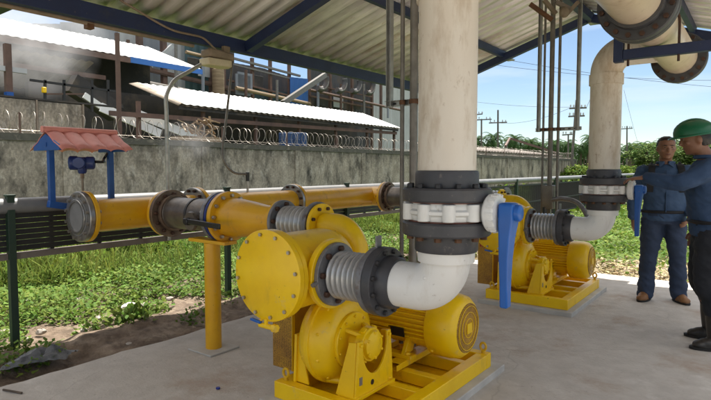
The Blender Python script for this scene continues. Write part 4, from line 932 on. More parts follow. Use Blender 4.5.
B = roofslab('factory_canopy', 'lower long white sheet roof canopy behind the razor wire', -17, 3.76, -21, 4.98, 12.1, 26.9, 12.8, 28.6, 'white factory canopies')
p1, p2, p3 = on_u(136, 82, -21), on_u(181, 103.5, -17), on_u(150, 99, -19)
m = MB().add([(-21.0, 12.75, 5.0), (-17.0, 12.05, 3.80), (-17.0, 11.9, 3.70), (-21, 12.35, 4.9)], [(0,1,2,3)]); o = m.build('gable_flashing', 'shade_roof', B); o.modifiers.new('s', 'SOLIDIFY').thickness = .03
for i in range(7): v = 10.5+2.7*i; MB().bar((-17.3, v, 0), (-17.3, v, 3.72), .12, .12).build('post', 'rust_steel', B)
MB().bar((-17.2, 9.4, 3.22), (-17.2, 26.8, 3.45), .08, .16).build('eave_beam', 'rust_steel', B)
MB().bar((-17.1, 12, 3.62), (-17.1, 26.8, 3.62), .06, .12).build('fascia', 'dark_wall', B)
# rear hall
UF = -32.0
F = thing('factory_hall', 'tall dark sheet clad factory hall with rusty columns behind the white canopies', 'building', (UF, 25, 0))
def panel(x0, x1, yt0, yt1, m, zb=0, du=0.0, corru=True):
    a = on_u(x0, yt0, UF+du); c = on_u(x1, yt1, UF+du)
    per = .5; n = max(2, int((c.y-a.y)/per)); vs = []; fs = []
    for i in range(n*2+1):
        q = i/(n*2); v = a.y+(c.y-a.y)*q; zt = a.z+(c.z-a.z)*q; d = .07*(i % 2) if corru else 0
        vs += [(UF+du+d, v, zb), (UF+du+d, v, zt)]
    for i in range(n*2): fs.append((2*i, 2*i+2, 2*i+3, 2*i+1))
    return MB().add(vs, fs).build('wall_panel', m, F, ang=20)
EPS = .0
for x0, x1, y0, y1, m, zb, du in ((-60,60,22,24,'clad_grey',0,0), (60,118,22,24,'clad_grey',0,.1), (118,137,20,20,'clad_pale',0,.0), (137.2,166,22,22,'clad_grey',0,.12), (166,184,20,20,'clad_pale',0,-.4),
        (184,213,20,20,'clad_teal',0,.2), (213,224,20,20,'clad_dark',0,.0), (224,234,40,40,'clad_dark',0,.1), (234,262,63,68,'clad_dark',0,.0), (262,290,68,77,'clad_dark',0,-.3),
        (245,290,86,93,'clad_teal',0,.5), (290,308,77,79,'clad_blue',0,1.2), (308,372,62,62,'clad_dark',0,.3), (372,392,62,62,'clad_pale',0,-.5), (392,446,64,64,'clad_pale',0,-2)):
    panel(x0, x1, y0, y1, m, zb, du)
def strip(x, y0, y1, wd, m, du=.8, name='column'):
    a = on_u(x, y0, UF+du); c = on_u(x, y1, UF+du); MB().bar((a.x, a.y, 0), (a.x, a.y, a.z), wd, wd).build(name, m, F)
for x, y in ((139,25),(163,25),(211,25),(222,25),(252,58),(270,58),(289,60),(309,60),(330,60),(352,60),(372,60),(381,60)):
    strip(x, y, 0, .32 if x < 225 else .22, 'rust_steel')
def rail(x0, y0, x1, y1, wd, m, du=1.0, name='girt'):
    MB().bar(on_u(x0, y0, UF+du), on_u(x1, y1, UF+du), wd, wd).build(name, m, F)
rail(118, 62, 230, 88, .2, 'rust_steel'); rail(137, 68, 240, 92, .14, 'rust_steel'); rail(232, 58, 300, 76, .16, 'galv_dark'); rail(232, 64, 296, 80, .12, 'galv_dark'); rail(228, 80, 290, 96, .14, 'rust_steel'); rail(150, 66, 172, 46, .25, 'clad_pale')
rail(310, 96, 372, 108, .14, 'rust_steel'); rail(310, 84, 372, 97, .12, 'rust_steel')
rail(283, 103, 325, 75, .38, 'galv_dark', 3.0, 'chute')
for x, y in ((223, 80),): a = on_u(218, 70, UF+1.4); c = on_u(218, 97, UF+1.4); MB().lathe((a.x, a.y, 0), 'z', [(c.z, .42), (a.z, .42), (a.z+.2, .2)], 20).build('tank', 'tank_tan', F)
for x, y in ((327, 88), (346, 90), (361, 91), (375, 93)):     # curved duct ends
    c = on_u(x-7, y-9, UF+2.5); R0 = .85
    pts = arc(c, (0,1,0), (0,0,1), R0, .35, -PI*.62, 10)
    MB().tube(pts, .24, 10).build('duct', 'clad_dark', F); MB().tube([p+V(.20,0,-.0) for p in pts[2:]], .07, 6).build('duct_rim', 'galv_dark', F)
for x, y in ((238, 84), (236, 86)): a = on_u(x, y, UF+1.3); MB().box(a.x-.1, a.x, a.y, a.y+1.4, a.z-.6, a.z+.9).build('vent_panel', 'clad_grey', F)
for k, (x0, y0, x1, y1, wd) in enumerate(((120,78,236,101,.16), (120,83,236,105,.10), (236,88,310,104,.14), (60,40,118,54,.12), (310,90,400,110,.12), (186,52,226,62,.12), (378,70,440,86,.14))):
    MB().tube([on_u(x0, y0, UF+1.6), on_u(x1, y1, UF+1.6)], wd, 8).build('pipe_run', ('galv_dark', 'rust_steel', 'tank_tan')[k % 3], F)
for k, (x, y0, y1) in enumerate(((128, 40, 88), (176, 44, 96), (203, 50, 98), (246, 70, 102), (277, 80, 106), (318, 82, 112), (341, 84, 114), (364, 84, 116), (388, 84, 118))):
    MB().tube([on_u(x, y0, UF+1.8), on_u(x, y1, UF+1.8)], .11, 8).build('down_pipe', ('rust_steel', 'galv_dark', 'clad_grey')[k % 3], F)
for k, (x, y) in enumerate(((196, 66), (206, 70), (256, 82), (301, 96), (322, 100), (338, 102), (356, 104))):
    a = on_u(x, y, UF+.75); MB().box(a.x, a.x+.06, a.y-.7, a.y+.7, a.z-.5, a.z+.5).build('window', ('dark_wall', 'clad_pale')[k % 2], F, bevel=.02)
hb = MB().box(-60, UF-3, -40, 47, 0, 9.0).build('rear_block', 'dark_wall', F)
# walls coloured dark to give the shade of the recess under the canopies
R2 = thing('recess_shade_wall', 'wall painted dark to stand for the shade under the white canopies', 'wall', (-24, 15, 0))
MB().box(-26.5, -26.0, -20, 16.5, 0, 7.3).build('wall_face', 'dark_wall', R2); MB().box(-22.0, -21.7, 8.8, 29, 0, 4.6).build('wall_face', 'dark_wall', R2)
pw = thing('panel_wall', 'pale concrete panel wall standing behind the razor wire at left', 'wall', (-16, 4, 0))
za = on_u(0, 97, -16).z
for i in range(12):
    v = -6+1.27*i
    if v+1.24 > 9.2: break
    MB().box(-16.12, -16+.01*(i % 2), v, v+1.22, -.1, za-.012*(i % 3)).build('panel', 'panel_conc', pw, bevel=.02)
    MB().box(-16.16, -15.97, v+1.222, v+1.268, -.1, za+.01).build('joint_post', 'shade_roof', pw)
MB().box(-16.14, -15.98, -6, 9.2, za+.012, za+.06).build('coping', 'dark_wall', pw)
def loose_post(px, py, u, wd, lab, blue=False):
    a = on_u(px, py, u); r = thing('steel_post', lab, 'post', (a.x, a.y, 0)); MB().bar((a.x, a.y, -.1), a, wd, wd).build('shaft', 'rust_steel', r)
    if blue: c = on_u(px, 92, u); MB().bar((a.x, a.y, 0), (a.x, a.y, c.z), wd+.02, wd+.02).build('painted_base', 'paint_blue', r); d = on_u(px, 69, u); MB().bar(d-V(0,.6,0), d+V(0,.5,0), .10, .14).build('cross_arm', 'clad_pale', r)
    return r
loose_post(117, 33, -15.0, .10, 'tall slim brown steel post rising in front of the upper white canopy')
loose_post(7, 44, -17, .16, 'rusty post with blue painted foot behind the panel wall', True)
# things in the recess: sheets, barrels, machinery
for k, (x, y, u, L, a) in enumerate(((132, 121, -17.6, 1.1, .35), (172, 128, -17.6, 1.3, .3))):
    c = on_u(x, y, u); r = tag(MB().bar(c-V(0,L,-L*a), c+V(0,L,-L*a), .06, .30).build('leaning_sheet', 'white_roof', loc=c), ['tilted white sheet leaning behind the razor wire, left one', 'tilted white sheet leaning behind the razor wire, right of the lamp pole'][k], 'metal sheet')
c = on_u(92, 91, -20); tag(MB().bar(on_u(70, 83, -20), on_u(116, 113, -20), .5, .7).build('conveyor_chute', 'dark_wall', loc=c), 'dark sloping chute above the pale panel wall', 'chute')
c = on_u(95, 95, -19.5); tag(MB().bar(on_u(84, 95, -19.5), on_u(106, 110, -19.5), .06, .22).build('bright_sheet', 'white_roof', loc=c), 'sunlit white sheet lying on the dark sloping chute', 'metal sheet')
r = thing('handrail', 'dark steel guard rail above the pale panel wall', 'handrail', on_u(60, 95, -18.5))
MB().bar(on_u(30, 80, -18.5), on_u(120, 92, -18.5), .07, .07).build('top_rail', 'black_slat', r)
for x in (45, 64, 92, 108): MB().bar(on_u(x, 80, -18.5), on_u(x, 112, -18.5), .07, .07).build('upright', 'black_slat', r)
MB().bar(on_u(44, 94, -18.5), on_u(84, 94, -18.5), .05, .05).build('mid_rail', 'rust_steel', r)
c = on_u(44, 90, -18.45); tag(MB().box(c.x-.06, c.x+.06, c.y-.06, c.y+.06, c.z-.09, c.z+.09).build('yellow_box', 'pump_yellow', loc=c, bevel=.02), 'small yellow fitting on the guard rail above the panel wall', 'fitting')
for i, x in enumerate((286, 293, 300)):
    c = on_u(x, 146, -15.4); r = MB(); zt = on_u(x, 133, -15.4).z
    r.lathe((c.x, c.y, 0), 'z', [(zt-.9,.27),(zt-.88,.29),(zt-.6,.29),(zt-.585,.305),(zt-.57,.29),(zt-.3,.29),(zt-.285,.305),(zt-.27,.29),(zt-.01,.29),(zt,.27)], 18)
    r = tag(r.build('blue_drum', 'drum_blue', loc=(c.x, c.y, zt-.9)), 'blue drum stacked behind the razor wire under the lower canopy', 'drum', 'blue drums behind the razor wire')
c = on_u(293, 150, -15.4); tag(MB().box(-15.8, -15.0, on_u(270,150,-15.4).y, on_u(318,150,-15.4).y, -.1, on_u(293,133,-15.4).z-.9).build('drum_platform', 'dark_wall', loc=(-15.4, c.y, 0)), 'dark platform under the blue drums behind the block wall', 'platform')
scrap = MB()
for i in range(26):
    c = on_u(random.uniform(182, 214), random.uniform(120, 134), -15.6); a = V(random.uniform(-.3,.3), random.uniform(-.5,.5), random.uniform(-.35,.35)); scrap.bar(c-a*.7, c+a*.7, .07, .03)
c = on_u(198, 140, -15.6); scrap.box(-16.0, -15.2, c.y-.8, c.y+.8, 0, c.z+.1)
tag(scrap.build('scrap_timber', 'tank_tan', loc=(c.x, c.y, 0), flat=True), 'pile of tan scrap boards behind the razor wire right of the lamp pole', 'scrap pile')
# low shed with pale roof and tarps at the wall's far end
L_ = thing('far_shed', 'low shed with pale sheet roof beyond the far end of the block wall', 'shed', (-17, 42, 0))
vs0, vs1 = on_u(482, 150, -15).y, on_u(566, 155, -15).y
corr('roof_sheet', 'brown_beam', -14.6, -19, 2.5, 3.1, vs0-2, 51, .5, .06, L_, 'sine', .02)
MB().box(-14.9, -14.8, vs0-2, 51, 0, 2.5).build('wall_face', 'panel_conc', L_)
MB().bar((-15, 38, 3.0), (-17, 44, 3.9), .15, .15).build('ridge_pole', 'rust_steel', L_)
MB().bar((-17, 44, 3.9), (-15, 50, 2.8), .15, .15).build('ridge_pole', 'rust_steel', L_)

# ------------------------------------------------------------------ drifting steam
def steam(name, c, rx, ry, rzz, dens, lab, seed):
    m = bpy.data.materials.new(name); m.use_nodes = True; nt = m.node_tree; N = nt.nodes; L = nt.links; N.remove(N['Principled BSDF'])
    pv = N.new('ShaderNodeVolumePrincipled'); pv.inputs['Color'].default_value = (.93,.93,.93,1); pv.inputs['Anisotropy'].default_value = .2
    tc = N.new('ShaderNodeTexCoord'); n = N.new('ShaderNodeTexNoise'); n.inputs['Scale'].default_value = 1.7; n.inputs['Detail'].default_value = 4; n.noise_dimensions = '4D'; n.inputs['W'].default_value = seed
    mp = N.new('ShaderNodeMapping'); mp.inputs['Scale'].default_value = (1/rx, 1/ry, 1/rzz); L.new(tc.outputs['Object'], mp.inputs['Vector']); L.new(mp.outputs[0], n.inputs['Vector'])
    ln = N.new('ShaderNodeVectorMath'); ln.operation = 'LENGTH'; L.new(mp.outputs[0], ln.inputs[0])
    fo = N.new('ShaderNodeMapRange'); fo.inputs[1].default_value = 1.0; fo.inputs[2].default_value = .1; L.new(ln.outputs['Value'], fo.inputs[0])
    rn = N.new('ShaderNodeMapRange'); rn.inputs[1].default_value = .42; rn.inputs[2].default_value = .7; rn.inputs[4].default_value = dens; L.new(n.outputs['Fac'], rn.inputs[0])
    mu = N.new('ShaderNodeMath'); mu.operation = 'MULTIPLY'; L.new(fo.outputs[0], mu.inputs[0]); L.new(rn.outputs[0], mu.inputs[1]); L.new(mu.outputs[0], pv.inputs['Density'])
    L.new(pv.outputs[0], N['Material Output'].inputs['Volume'])
    o = MB().ell(c, rx, ry, rzz, 16, 10).build(name, m, loc=c); tag(o, lab, 'steam', kind='stuff')
steam('steam', on_u(28, 48, -20.8), 1.6, 2.6, 2.0, .9, 'white steam drifting around the upper factory canopy', 1.0)
steam('steam', on_u(10, 22, -28.5), 1.6, 5.5, 2.6, .8, 'white steam rising over the canopy roof at far left', 4.0)
steam('steam', on_u(188, 140, -13.2), .5, 1.1, .7, .45, 'thin wisp of steam in front of the block wall', 7.0)
# ================================================================== PALMS, TREES, POLES
def palm_crown(seed):
    rr = random.Random(seed); vs = []; fs = []
    for i in range(34):
        az = 2.4*i+rr.uniform(-.2,.2); el = 1.25-1.75*(i/34)+rr.uniform(-.15,.15); L = rr.uniform(3.0, 3.9); n = 9
        p = V(0,0,0); e = el; d0 = V(math.cos(az), math.sin(az), 0); sd = V(-math.sin(az), math.cos(az), 0); pts = []
        for k in range(n+1):
            pts.append(p.copy()); p = p + (d0*math.cos(e)+V(0,0,math.sin(e)))*(L/n); e -= .17+.02*k
        for k in range(1, n+1):
            for s in (-1, 1):
                for q in (0, .5):
                    c = pts[k]*(1-q)+pts[k-1]*q; t = (pts[k]-pts[k-1]).normalized()
                    ll = .62*math.sin(PI*(k-q+.6)/(n+1.4))+.12; tip = c+sd*s*ll*.8+t*ll*.35+V(0,0,-ll*rr.uniform(.25,.6)); w_ = t*.085
                    a = len(vs); vs += [c-w_, c+w_, tip+w_*.3, tip-w_*.3]; fs.append((a, a+1, a+2, a+3))
        for k in range(n):
            a = len(vs); w_ = sd*.05; vs += [pts[k]-w_, pts[k]+w_, pts[k+1]+w_, pts[k+1]-w_]; fs.append((a, a+1, a+2, a+3))
    return vs, fs
protos = []
for sd in range(3):
    r = thing('oil_palm', 'oil palm with a full dark green crown in the plantation along the horizon', 'palm tree', (0, 0, -.1), 'oil palms along the horizon')
    h = 8.6
    tr = MB().lathe((0,0,0), 'z', [(0,.42),(.3,.36),(4,.33),(h-.3,.40),(h+.2,.25)], 10); tr.build('trunk', 'palm_trunk', r)
    vs, fs = palm_crown(sd); cr = MB().add([p+V(0,0,h) for p in vs], fs).build('crown', 'palm_leaf', r, flat=True)
    protos.append(r)
spots = []
for row, D in enumerate((150, 170, 194, 220, 250)):
    x = 425+row*3
    while x < 730:
        spots.append((x+random.uniform(-3, 3), D+random.uniform(-3, 3))); x += 4.9*FPX/D*random.uniform(.8, 1.2)
placed = 0
for i, (x, D) in enumerate(spots):
    p = at_d(x, 168, D); pr = protos[i % 3]
    o = pr if i < 3 else copy_tree(pr)
    o.location = (p.x, p.y, -.1); o.rotation_euler = (0, 0, random.uniform(0, 6)); k = random.uniform(.88, 1.12)*(1.0 if x < 610 else .90); o.scale = (k, k, k)
n = 26000; a_ = rng.uniform(-.15, .62, n); D_ = rng.uniform(262, 285, n); hh = rng.uniform(0, 1, n)**.8*(7.5+2.2*np.array([mn.noise(Vector((q*60, 0, 0))) for q in a_]))
pts = np.stack([D_*np.tan(a_)*CT - D_*ST, D_*np.tan(a_)*ST + D_*CT, hh], 1)
tag(leaves('far_plantation', pts, 1.7*rng.uniform(.6, 1.3, n), 'palm_leaf', up=.3), 'dense far rows of the palm plantation reading as one green mass', 'plantation', kind='stuff')
u, v = scatter(24000, -70, 150, 62, 150); tag(leaves('far_field', np.stack([u, v, -.1+.8*rng.uniform(0, 1, len(u))], 1), 1.0*rng.uniform(.6, 1.3, len(u)), 'leaf', up=.3), 'green field weeds in front of the palm plantation', 'ground cover', kind='stuff')
def broad_tree(x, D, h, rad, n, lab, mat='tree_leaf', size=.4, name='broadleaf_tree', trunk=True):
    p = at_d(x, 168, D); r = thing(name, lab, 'tree' if trunk else 'bush', (p.x, p.y, -.1)); rr = random.Random(int(x*7))
    if trunk:
        t = MB().tube([(p.x, p.y, -.1), (p.x+.1, p.y, h*.3), (p.x, p.y+.1, h*.6)], [rad*.09, rad*.07, rad*.03], 8)
        for k in range(5): a = rr.uniform(0, 6.3); t.tube([(p.x+.05, p.y, h*.35), (p.x+math.cos(a)*rad*.6, p.y+math.sin(a)*rad*.6, h*rr.uniform(.6,.85))], [rad*.04, rad*.012], 6)
        t.build('trunk', 'bark', r)
    cl = [(rr.gauss(0, .42), rr.gauss(0, .42), rr.uniform(-.8, .95), rr.uniform(.22, .42)) for _ in range(22)]
    P = []
    for k in range(n):
        c = rr.choice(cl); d = Vector((rr.gauss(0,1), rr.gauss(0,1), rr.gauss(0,1))).normalized()*c[3]*rr.uniform(.5, 1.05)
        zc_ = (h*.62 if trunk else h*.5); zr = (h*.40 if trunk else h*.5)
        P.append((rad*(c[0]+d.x), rad*(c[1]+d.y), max(.05, zc_+zr*(c[2]+d.z))))
    lo = leaves('crown' if trunk else 'foliage', np.array(P), size*rng.uniform(.6, 1.3, n), mat, up=.1, kind=None)
    lo.parent = r
broad_tree(694, 42, 4.0, 1.9, 2600, 'loose pale green broadleaf tree on the field beside the green helmet', size=.30)
broad_tree(650, 46, 3.4, 1.7, 1600, 'small broadleaf tree right of the far utility pole, behind the man', size=.3)
broad_tree(668, 50, 3.6, 2.0, 1600, 'rounded broadleaf tree behind the head of the bareheaded man', size=.3)
broad_tree(712, 44, 3.6, 2.2, 1800, 'broadleaf tree cut by the right edge of the view', size=.3)
for i, x in enumerate((574, 583, 592, 629, 640, 655)):
    broad_tree(x, 47+i, 1.7, 1.6, 900, ['low yellow green bush just right of the end of the block wall', 'low green bush between wall end and far riser', 'low green bush left of the far riser', 'low green bush right of the far riser', 'low green bush behind the bareheaded man, left one', 'low green bush behind the bareheaded man, right one'][i], 'leaf', .28, 'field_bush', False)
def pole(x, ytop, D, arms, lab, lean=0, wd=.13, xb=None):
    t = at_d(x, ytop, D); b_ = at_d(xb if xb is not None else x, 168, D); b_.z = -.1
    r = thing('utility_pole', lab, 'utility pole', b_, 'utility poles beyond the wall')
    MB().tube([b_, t], [wd, wd*.7], 10).build('shaft', 'pole_wood', r)
    for (y, w0, w1) in arms:
        c = at_d(x, y, D); arm_ = MB().bar(at_d(x-w0, y+.5, D), at_d(x+w1, y-.2, D), .13, .13)
        q = MB()
        for s in (-.85, -.4, .5, .85): e = at_d(x+(w1 if s > 0 else w0)*s, y-.6, D); q.lathe(e, 'z', [(0,.05),(.18,.07),(.25,.03)], 8)
        arm_.build('cross_arm', 'pole_wood', r, extra=[(q, 'clad_pale')])
    return t
pole(498, 110, 62, [(122.5, 9, 9)], 'utility pole with one crossarm, right of the near riser')
pole(481.5, 119, 66, [(119.5, 6, 10), (114.2, 6.5, 1)], 'shorter utility pole with wide crossarms hard beside the near riser')
pole(576.5, 100, 48, [(108, 7, 10), (116, 8, 8)], 'leaning utility pole with two crossarms by the wall end', xb=570.5)
pole(568.3, 134, 56, [(134.5, 6, 4)], 'short thin lamp pole between wall end and leaning pole', wd=.10)
pole(627, 126, 80, [(128.5, 5.5, 5.5)], 'distant utility pole with one crossarm right of the far riser')
def wire(pts, lab):
    r = MB().tube(pts, .014, 5).build('overhead_wire', 'wire', loc=pts[0]); tag(r, lab, 'wire')
def span(a, b, sag, n=14): return [a.lerp(b, i/n)-V(0, 0, sag*4*(i/n)*(1-i/n)) for i in range(n+1)]
wire(span(at_d(490, 122, 62), at_d(570, 108, 48), .6), 'thin wire running from the one-armed pole to the leaning pole, lower')
wire(span(at_d(420, 92, 60), at_d(583, 107, 48), .5), 'thin overhead wire crossing the sky to the leaning pole')
wire(span(at_d(430, 45, 40), at_d(800, 92, 44), .6), 'upper thin overhead wire across the sky under the roof gable')
wire(span(at_d(430, 55, 40), at_d(800, 78, 44), .8), 'second upper thin overhead wire across the sky under the roof gable')
wire(span(at_d(586, 108, 48), at_d(600, 70, 30), .2), 'thin wire rising from the leaning pole to the far riser')
wire(span(at_d(624, 90, 60), at_d(640, 150, 78), .2), 'thin stay wire slanting down beside the far utility pole')

# ================================================================== PEOPLE
import bmesh
def loft(mb, secs, seg=18):
    # secs: list of (centre, axis_a*ra, axis_b*rb) rings
    vs = []; fs = []
    for c, a, b in secs:
        c, a, b = Vector(c), Vector(a), Vector(b)
        for i in range(seg):
            th = 2*PI*i/seg; vs.append(c+a*math.cos(th)+b*math.sin(th))
    n = len(secs)
    for j in range(n-1):
        for i in range(seg):
            k = (i+1) % seg; fs.append((j*seg+i, j*seg+k, (j+1)*seg+k, (j+1)*seg+i))
    fs.append(tuple(reversed(range(seg)))); fs.append(tuple(range((n-1)*seg, n*seg)))
    mb.add(vs, fs)
def limb(mb, pts, rads, seg=14):
    pts = smooth_path(pts, 5); m = len(rads)-1; k = len(pts)-1
    rr = []
    for i in range(k+1):
        t = i/k*m; j = min(int(t), m-1); rr.append(rads[j]+(rads[j+1]-rads[j])*(t-j))
    mb.tube(pts, rr, seg); mb.ell(pts[-1], rr[-1], rr[-1], rr[-1], 12, 8); mb.ell(pts[0], rr[0], rr[0], rr[0], 12, 8)
def remesh(mb, name, mat, parent, vox=.010, smooth=4, lumps=0, lf=12):
    me = bpy.data.meshes.new(name); me.from_pydata([tuple(p) for p in mb.v], [], mb.f)
    bm = bmesh.new(); bm.from_mesh(me); bmesh.ops.recalc_face_normals(bm, faces=bm.faces); bm.to_mesh(me); bm.free()
    ob = bpy.data.objects.new(name, me); COL.objects.link(ob)
    md = ob.modifiers.new('r', 'REMESH'); md.mode = 'VOXEL'; md.voxel_size = vox
    if smooth: s = ob.modifiers.new('s', 'SMOOTH'); s.iterations = smooth; s.factor = .5
    dg = bpy.context.evaluated_depsgraph_get(); ev = bpy.data.meshes.new_from_object(ob.evaluated_get(dg))
    ob.modifiers.clear(); ob.data = ev; ev.name = name
    if lumps:
        for v in ev.vertices:
            k = lumps*(mn.noise(Vector((v.co.x*lf, v.co.y*lf, v.co.z*lf*1.6)))+.6*mn.noise(Vector((v.co.x*lf*1.5+9, v.co.y*lf*1.5, v.co.z*lf*3.6+3*v.co.x*lf)))) 
            v.co += v.normal*k
    ev.materials.clear(); ev.materials.append(M[mat]); ev.shade_smooth()
    if parent is not None: ob.parent = parent
    return ob
X, Y, Zv = V(1,0,0), V(0,1,0), V(0,0,1)
# local frame: person faces -Y, right hand at -X
def torso_secs(g=0.0, top=1.45):
    return [(V(0,.0,.86), X*(.165+g), Y*(.115+g)), (V(0,.0,.95), X*(.172+g), Y*(.122+g)), (V(0,-.005,1.03), X*(.163+g), Y*(.120+g)), (V(0,-.008,1.12), X*(.163+g), Y*(.120+g)),
            (V(0,-.008,1.22), X*(.175+g), Y*(.122+g)), (V(0,0,1.31), X*(.185+g), Y*(.118+g)), (V(0,.008,1.38), X*(.182+g), Y*(.100+g)), (V(0,.012,1.43), X*(.135+g), Y*(.078+g)), (V(0,.012,1.47), X*(.07+g), Y*(.06+g))]
def head(mb, c, rot=None):
    R3 = rot or Matrix.Identity(3)
    def T(p): return Vector(c)+R3 @ Vector(p)
    def secn(z, y, rx, ry): return (T((0,y,z)), R3 @ Vector((rx,0,0)), R3 @ Vector((0,ry,0)))
    loft(mb, [secn(-.112,-.040,.022,.022), secn(-.102,-.034,.042,.046), secn(-.075,-.022,.058,.066), secn(-.04,-.010,.066,.080), secn(0,0,.070,.090), secn(.04,.004,.074,.096), secn(.075,.006,.071,.092), secn(.10,.008,.056,.072), secn(.116,.010,.030,.040)], 22)
    mb.tube([T((0,-.084,.022)), T((0,-.098,-.005)), T((0,-.108,-.022)), T((0,-.092,-.032))], [.010,.012,.0155,.011], 10)
    mb.ell(T((0,-.086,.028)), .050, .014, .010, rot=R3)
    for s in (-1, 1):
        mb.ell(T((s*.076, .008, -.005)), .009, .020, .032, rot=R3); mb.ell(T((s*.040,-.068,-.018)), .022, .018, .018, rot=R3)
    mb.ell(T((0,-.088,-.060)), .024, .010, .011, rot=R3); mb.ell(T((0,-.076,-.094)), .024, .016, .016, rot=R3)
    return T, R3
def hand(mb, w, d, pal, curl=.35, spread=1.0, s=1.0, side=1):
    # w wrist, d pointing direction, pal palm normal, side: direction sign of the thumb
    w, d, pal = Vector(w), Vector(d).normalized(), Vector(pal).normalized(); t = d.cross(pal).normalized()*side
    loft(mb, [(w, t*.026*s, pal*.020*s), (w+d*.03*s, t*.034*s, pal*.016*s), (w+d*.07*s, t*.040*s, pal*.014*s), (w+d*.095*s, t*.038*s, pal*.011*s)], 12)
    for i, L in enumerate((.070, .080, .075, .058)):
        o = w+d*.090*s+t*(.030-.020*i)*s; p = o.copy(); a = 0; pts = [o-d*.02*s, o]
        for k, f in enumerate((.45, .32, .23)):
            a += curl*(1+.15*i)*(.6 if k == 0 else 1.1); p = p+(d*math.cos(a)+pal*math.sin(a)+t*.05*(1.5-i)*spread)*L*f*s; pts.append(p.copy())
        mb.tube(pts, [.0095*s, .0095*s, .0090*s, .0082*s, .0070*s], 8)
    o = w+d*.028*s+t*.026*s; mb.tube([o-t*.012*s, o+t*.022*s+d*.022*s+pal*.006*s, o+t*.030*s+d*.050*s+pal*.016*s, o+t*.026*s+d*.070*s+pal*.024*s], [.014*s, .0125*s, .0105*s, .0085*s], 8)
def face(T, R3, root):
    for s in (-1, 1):
        q = MB().ell(T((s*.030,-.0835,.012)), .0095, .005, .0042, 12, 8, R3); q.build('eye', 'eye_white', root, ang=80)
        MB().ell(T((s*.030,-.0885,.012)), .0048, .003, .0048, 10, 6, R3).build('iris', 'hair', root, ang=80)
        q = MB().tube([T((s*.014,-.0985,.029)), T((s*.032,-.0965,.034)), T((s*.050,-.082,.028))], [.0035,.0045,.003], 8); q.build('eyebrow', 'hair', root)
    q = MB().tube([T((-.022,-.0925,-.060)), T((0,-.0985,-.059)), T((.022,-.0925,-.060))], [.003,.0055,.003], 8); q.build('lips', 'lips', root)
def boot(mb, a, fwd, h=.12, L=.17, k=1.0):
    a, f = Vector(a), Vector(fwd).normalized(); s = Zv.cross(f)*k; f0 = f; f = f*k
    loft(mb, [(a+Zv*h, s*.052, f*.062), (a+Zv*.07, s*.048, f*.06), (a+Zv*.055+f*.02, s*.046, f*.075), (a+Zv*.022+f*.045, s*.046, f*.120), (a+Zv*.006+f*.045, s*.046, f*.122)], 18)
    mb.ell(a+f*(L-.055)+Zv*.036*k, .047*k, .047*k, .034*k); mb.ell(a+f*(L-.10)+Zv*.05*k, .045*k, .06*k, .040*k)
def legs(mb, hip, knee, ank, g=0.0, rk=(.088,.064,.046)):
    limb(mb, [hip, Vector(hip).lerp(Vector(knee), .5)+V(0,-.008,0), knee, Vector(knee).lerp(Vector(ank), .4)+V(0,.012,0), ank], [rk[0]+g, rk[0]*.9+g, rk[1]+g, rk[1]*.98+g, rk[2]+g])

# ---- bareheaded man, frontal
P1 = V(0,0,0); q = at_d(661, 300, 5.72); pos1 = V(q.x, q.y, 0); pr = thing('person', 'bareheaded man in blue denim shirt, jeans and tan boots, standing with arm hanging', 'person')
b = MB(); loft(b, torso_secs()); 
rfoot, lfoot = V(-.135,-.02,0), V(.150,.02,0)
for s, ft in ((-1, rfoot), (1, lfoot)): legs(b, (s*.085,0,.88), (s*.12,-.02,.48), ft+V(0,.02,.09)); boot(b, ft+V(0,.02,.006), V(s*.35,-1,0), .1, k=.8)
limb(b, [(0,.012,1.42),(0,.002,1.50),(0,-.012,1.56)], [.062,.056,.054])
sR = (-.185,.01,1.385); eR = (-.262,.035,1.115); wR = (-.262,-.01,.875)
sL = (.185,.01,1.385); eL = (.27,.05,1.12); wL = (.20,-.10,.93)
for a, e, w_ in ((sR,eR,wR),(sL,eL,wL)): limb(b, [a, e, w_], [.052,.042,.026])
hand(b, wR, (.02,-.06,-1), (1,.1,0), .38, side=-1); hand(b, wL, (-.35,-.55,-.7), (-.7,.2,.2), .4)
hc = V(0,-.022,1.625); rot1 = Matrix.Rotation(.10, 3, 'Z') @ Matrix.Rotation(.06, 3, 'X')
T1, R1 = head(b, hc, rot1)
remesh(b, 'body', 'skin_tan', pr, .0085, 3)
face(T1, R1, pr)
h = MB(); loft(h, [(T1((0,.022,-.03)), R1@V(.070,0,0), R1@V(0,.078,0)), (T1((0,.022,.02)), R1@V(.0785,0,0), R1@V(0,.084,0)), (T1((0,.022,.055)), R1@V(.079,0,0), R1@V(0,.088,0)), (T1((0,.016,.085)), R1@V(.073,0,0), R1@V(0,.092,0)), (T1((0,.008,.112)), R1@V(.054,0,0), R1@V(0,.072,0)), (T1((0,.010,.127)), R1@V(.024,0,0), R1@V(0,.034,0))], 24)
remesh(h, 'hair', 'hair', pr, .008, 2, .003, 60)
s = MB(); loft(s, torso_secs(.018)[0:8]+[(V(0,.012,1.455), X*.085, Y*.075)])
limb(s, [sR, eR, V(*wR)+V(0,.003,.02)], [.070,.058,.044]); limb(s, [sL, eL, V(*wL)+V(0,.0,.02)], [.070,.058,.044])
shirt = remesh(s, 'shirt', 'denim_shirt', pr, .011, 4, .010, 11)
c = MB(); c.tube(arc((0,.006,1.475), X, Y, .066, -PI*.42, PI*1.42, 20), .017, 10); 
for sg in (-1, 1): c.prism([(sg*.012,-.075,1.468), (sg*.062,-.050,1.482), (sg*.058,-.090,1.425)], 'v', -.004, .004)
c.build('collar', 'denim_shirt', shirt)
q = MB().bar((0,-.144,.96),(0,-.136,1.40),.028,.006,(1,0,0)).build('placket', 'denim_shirt', shirt)
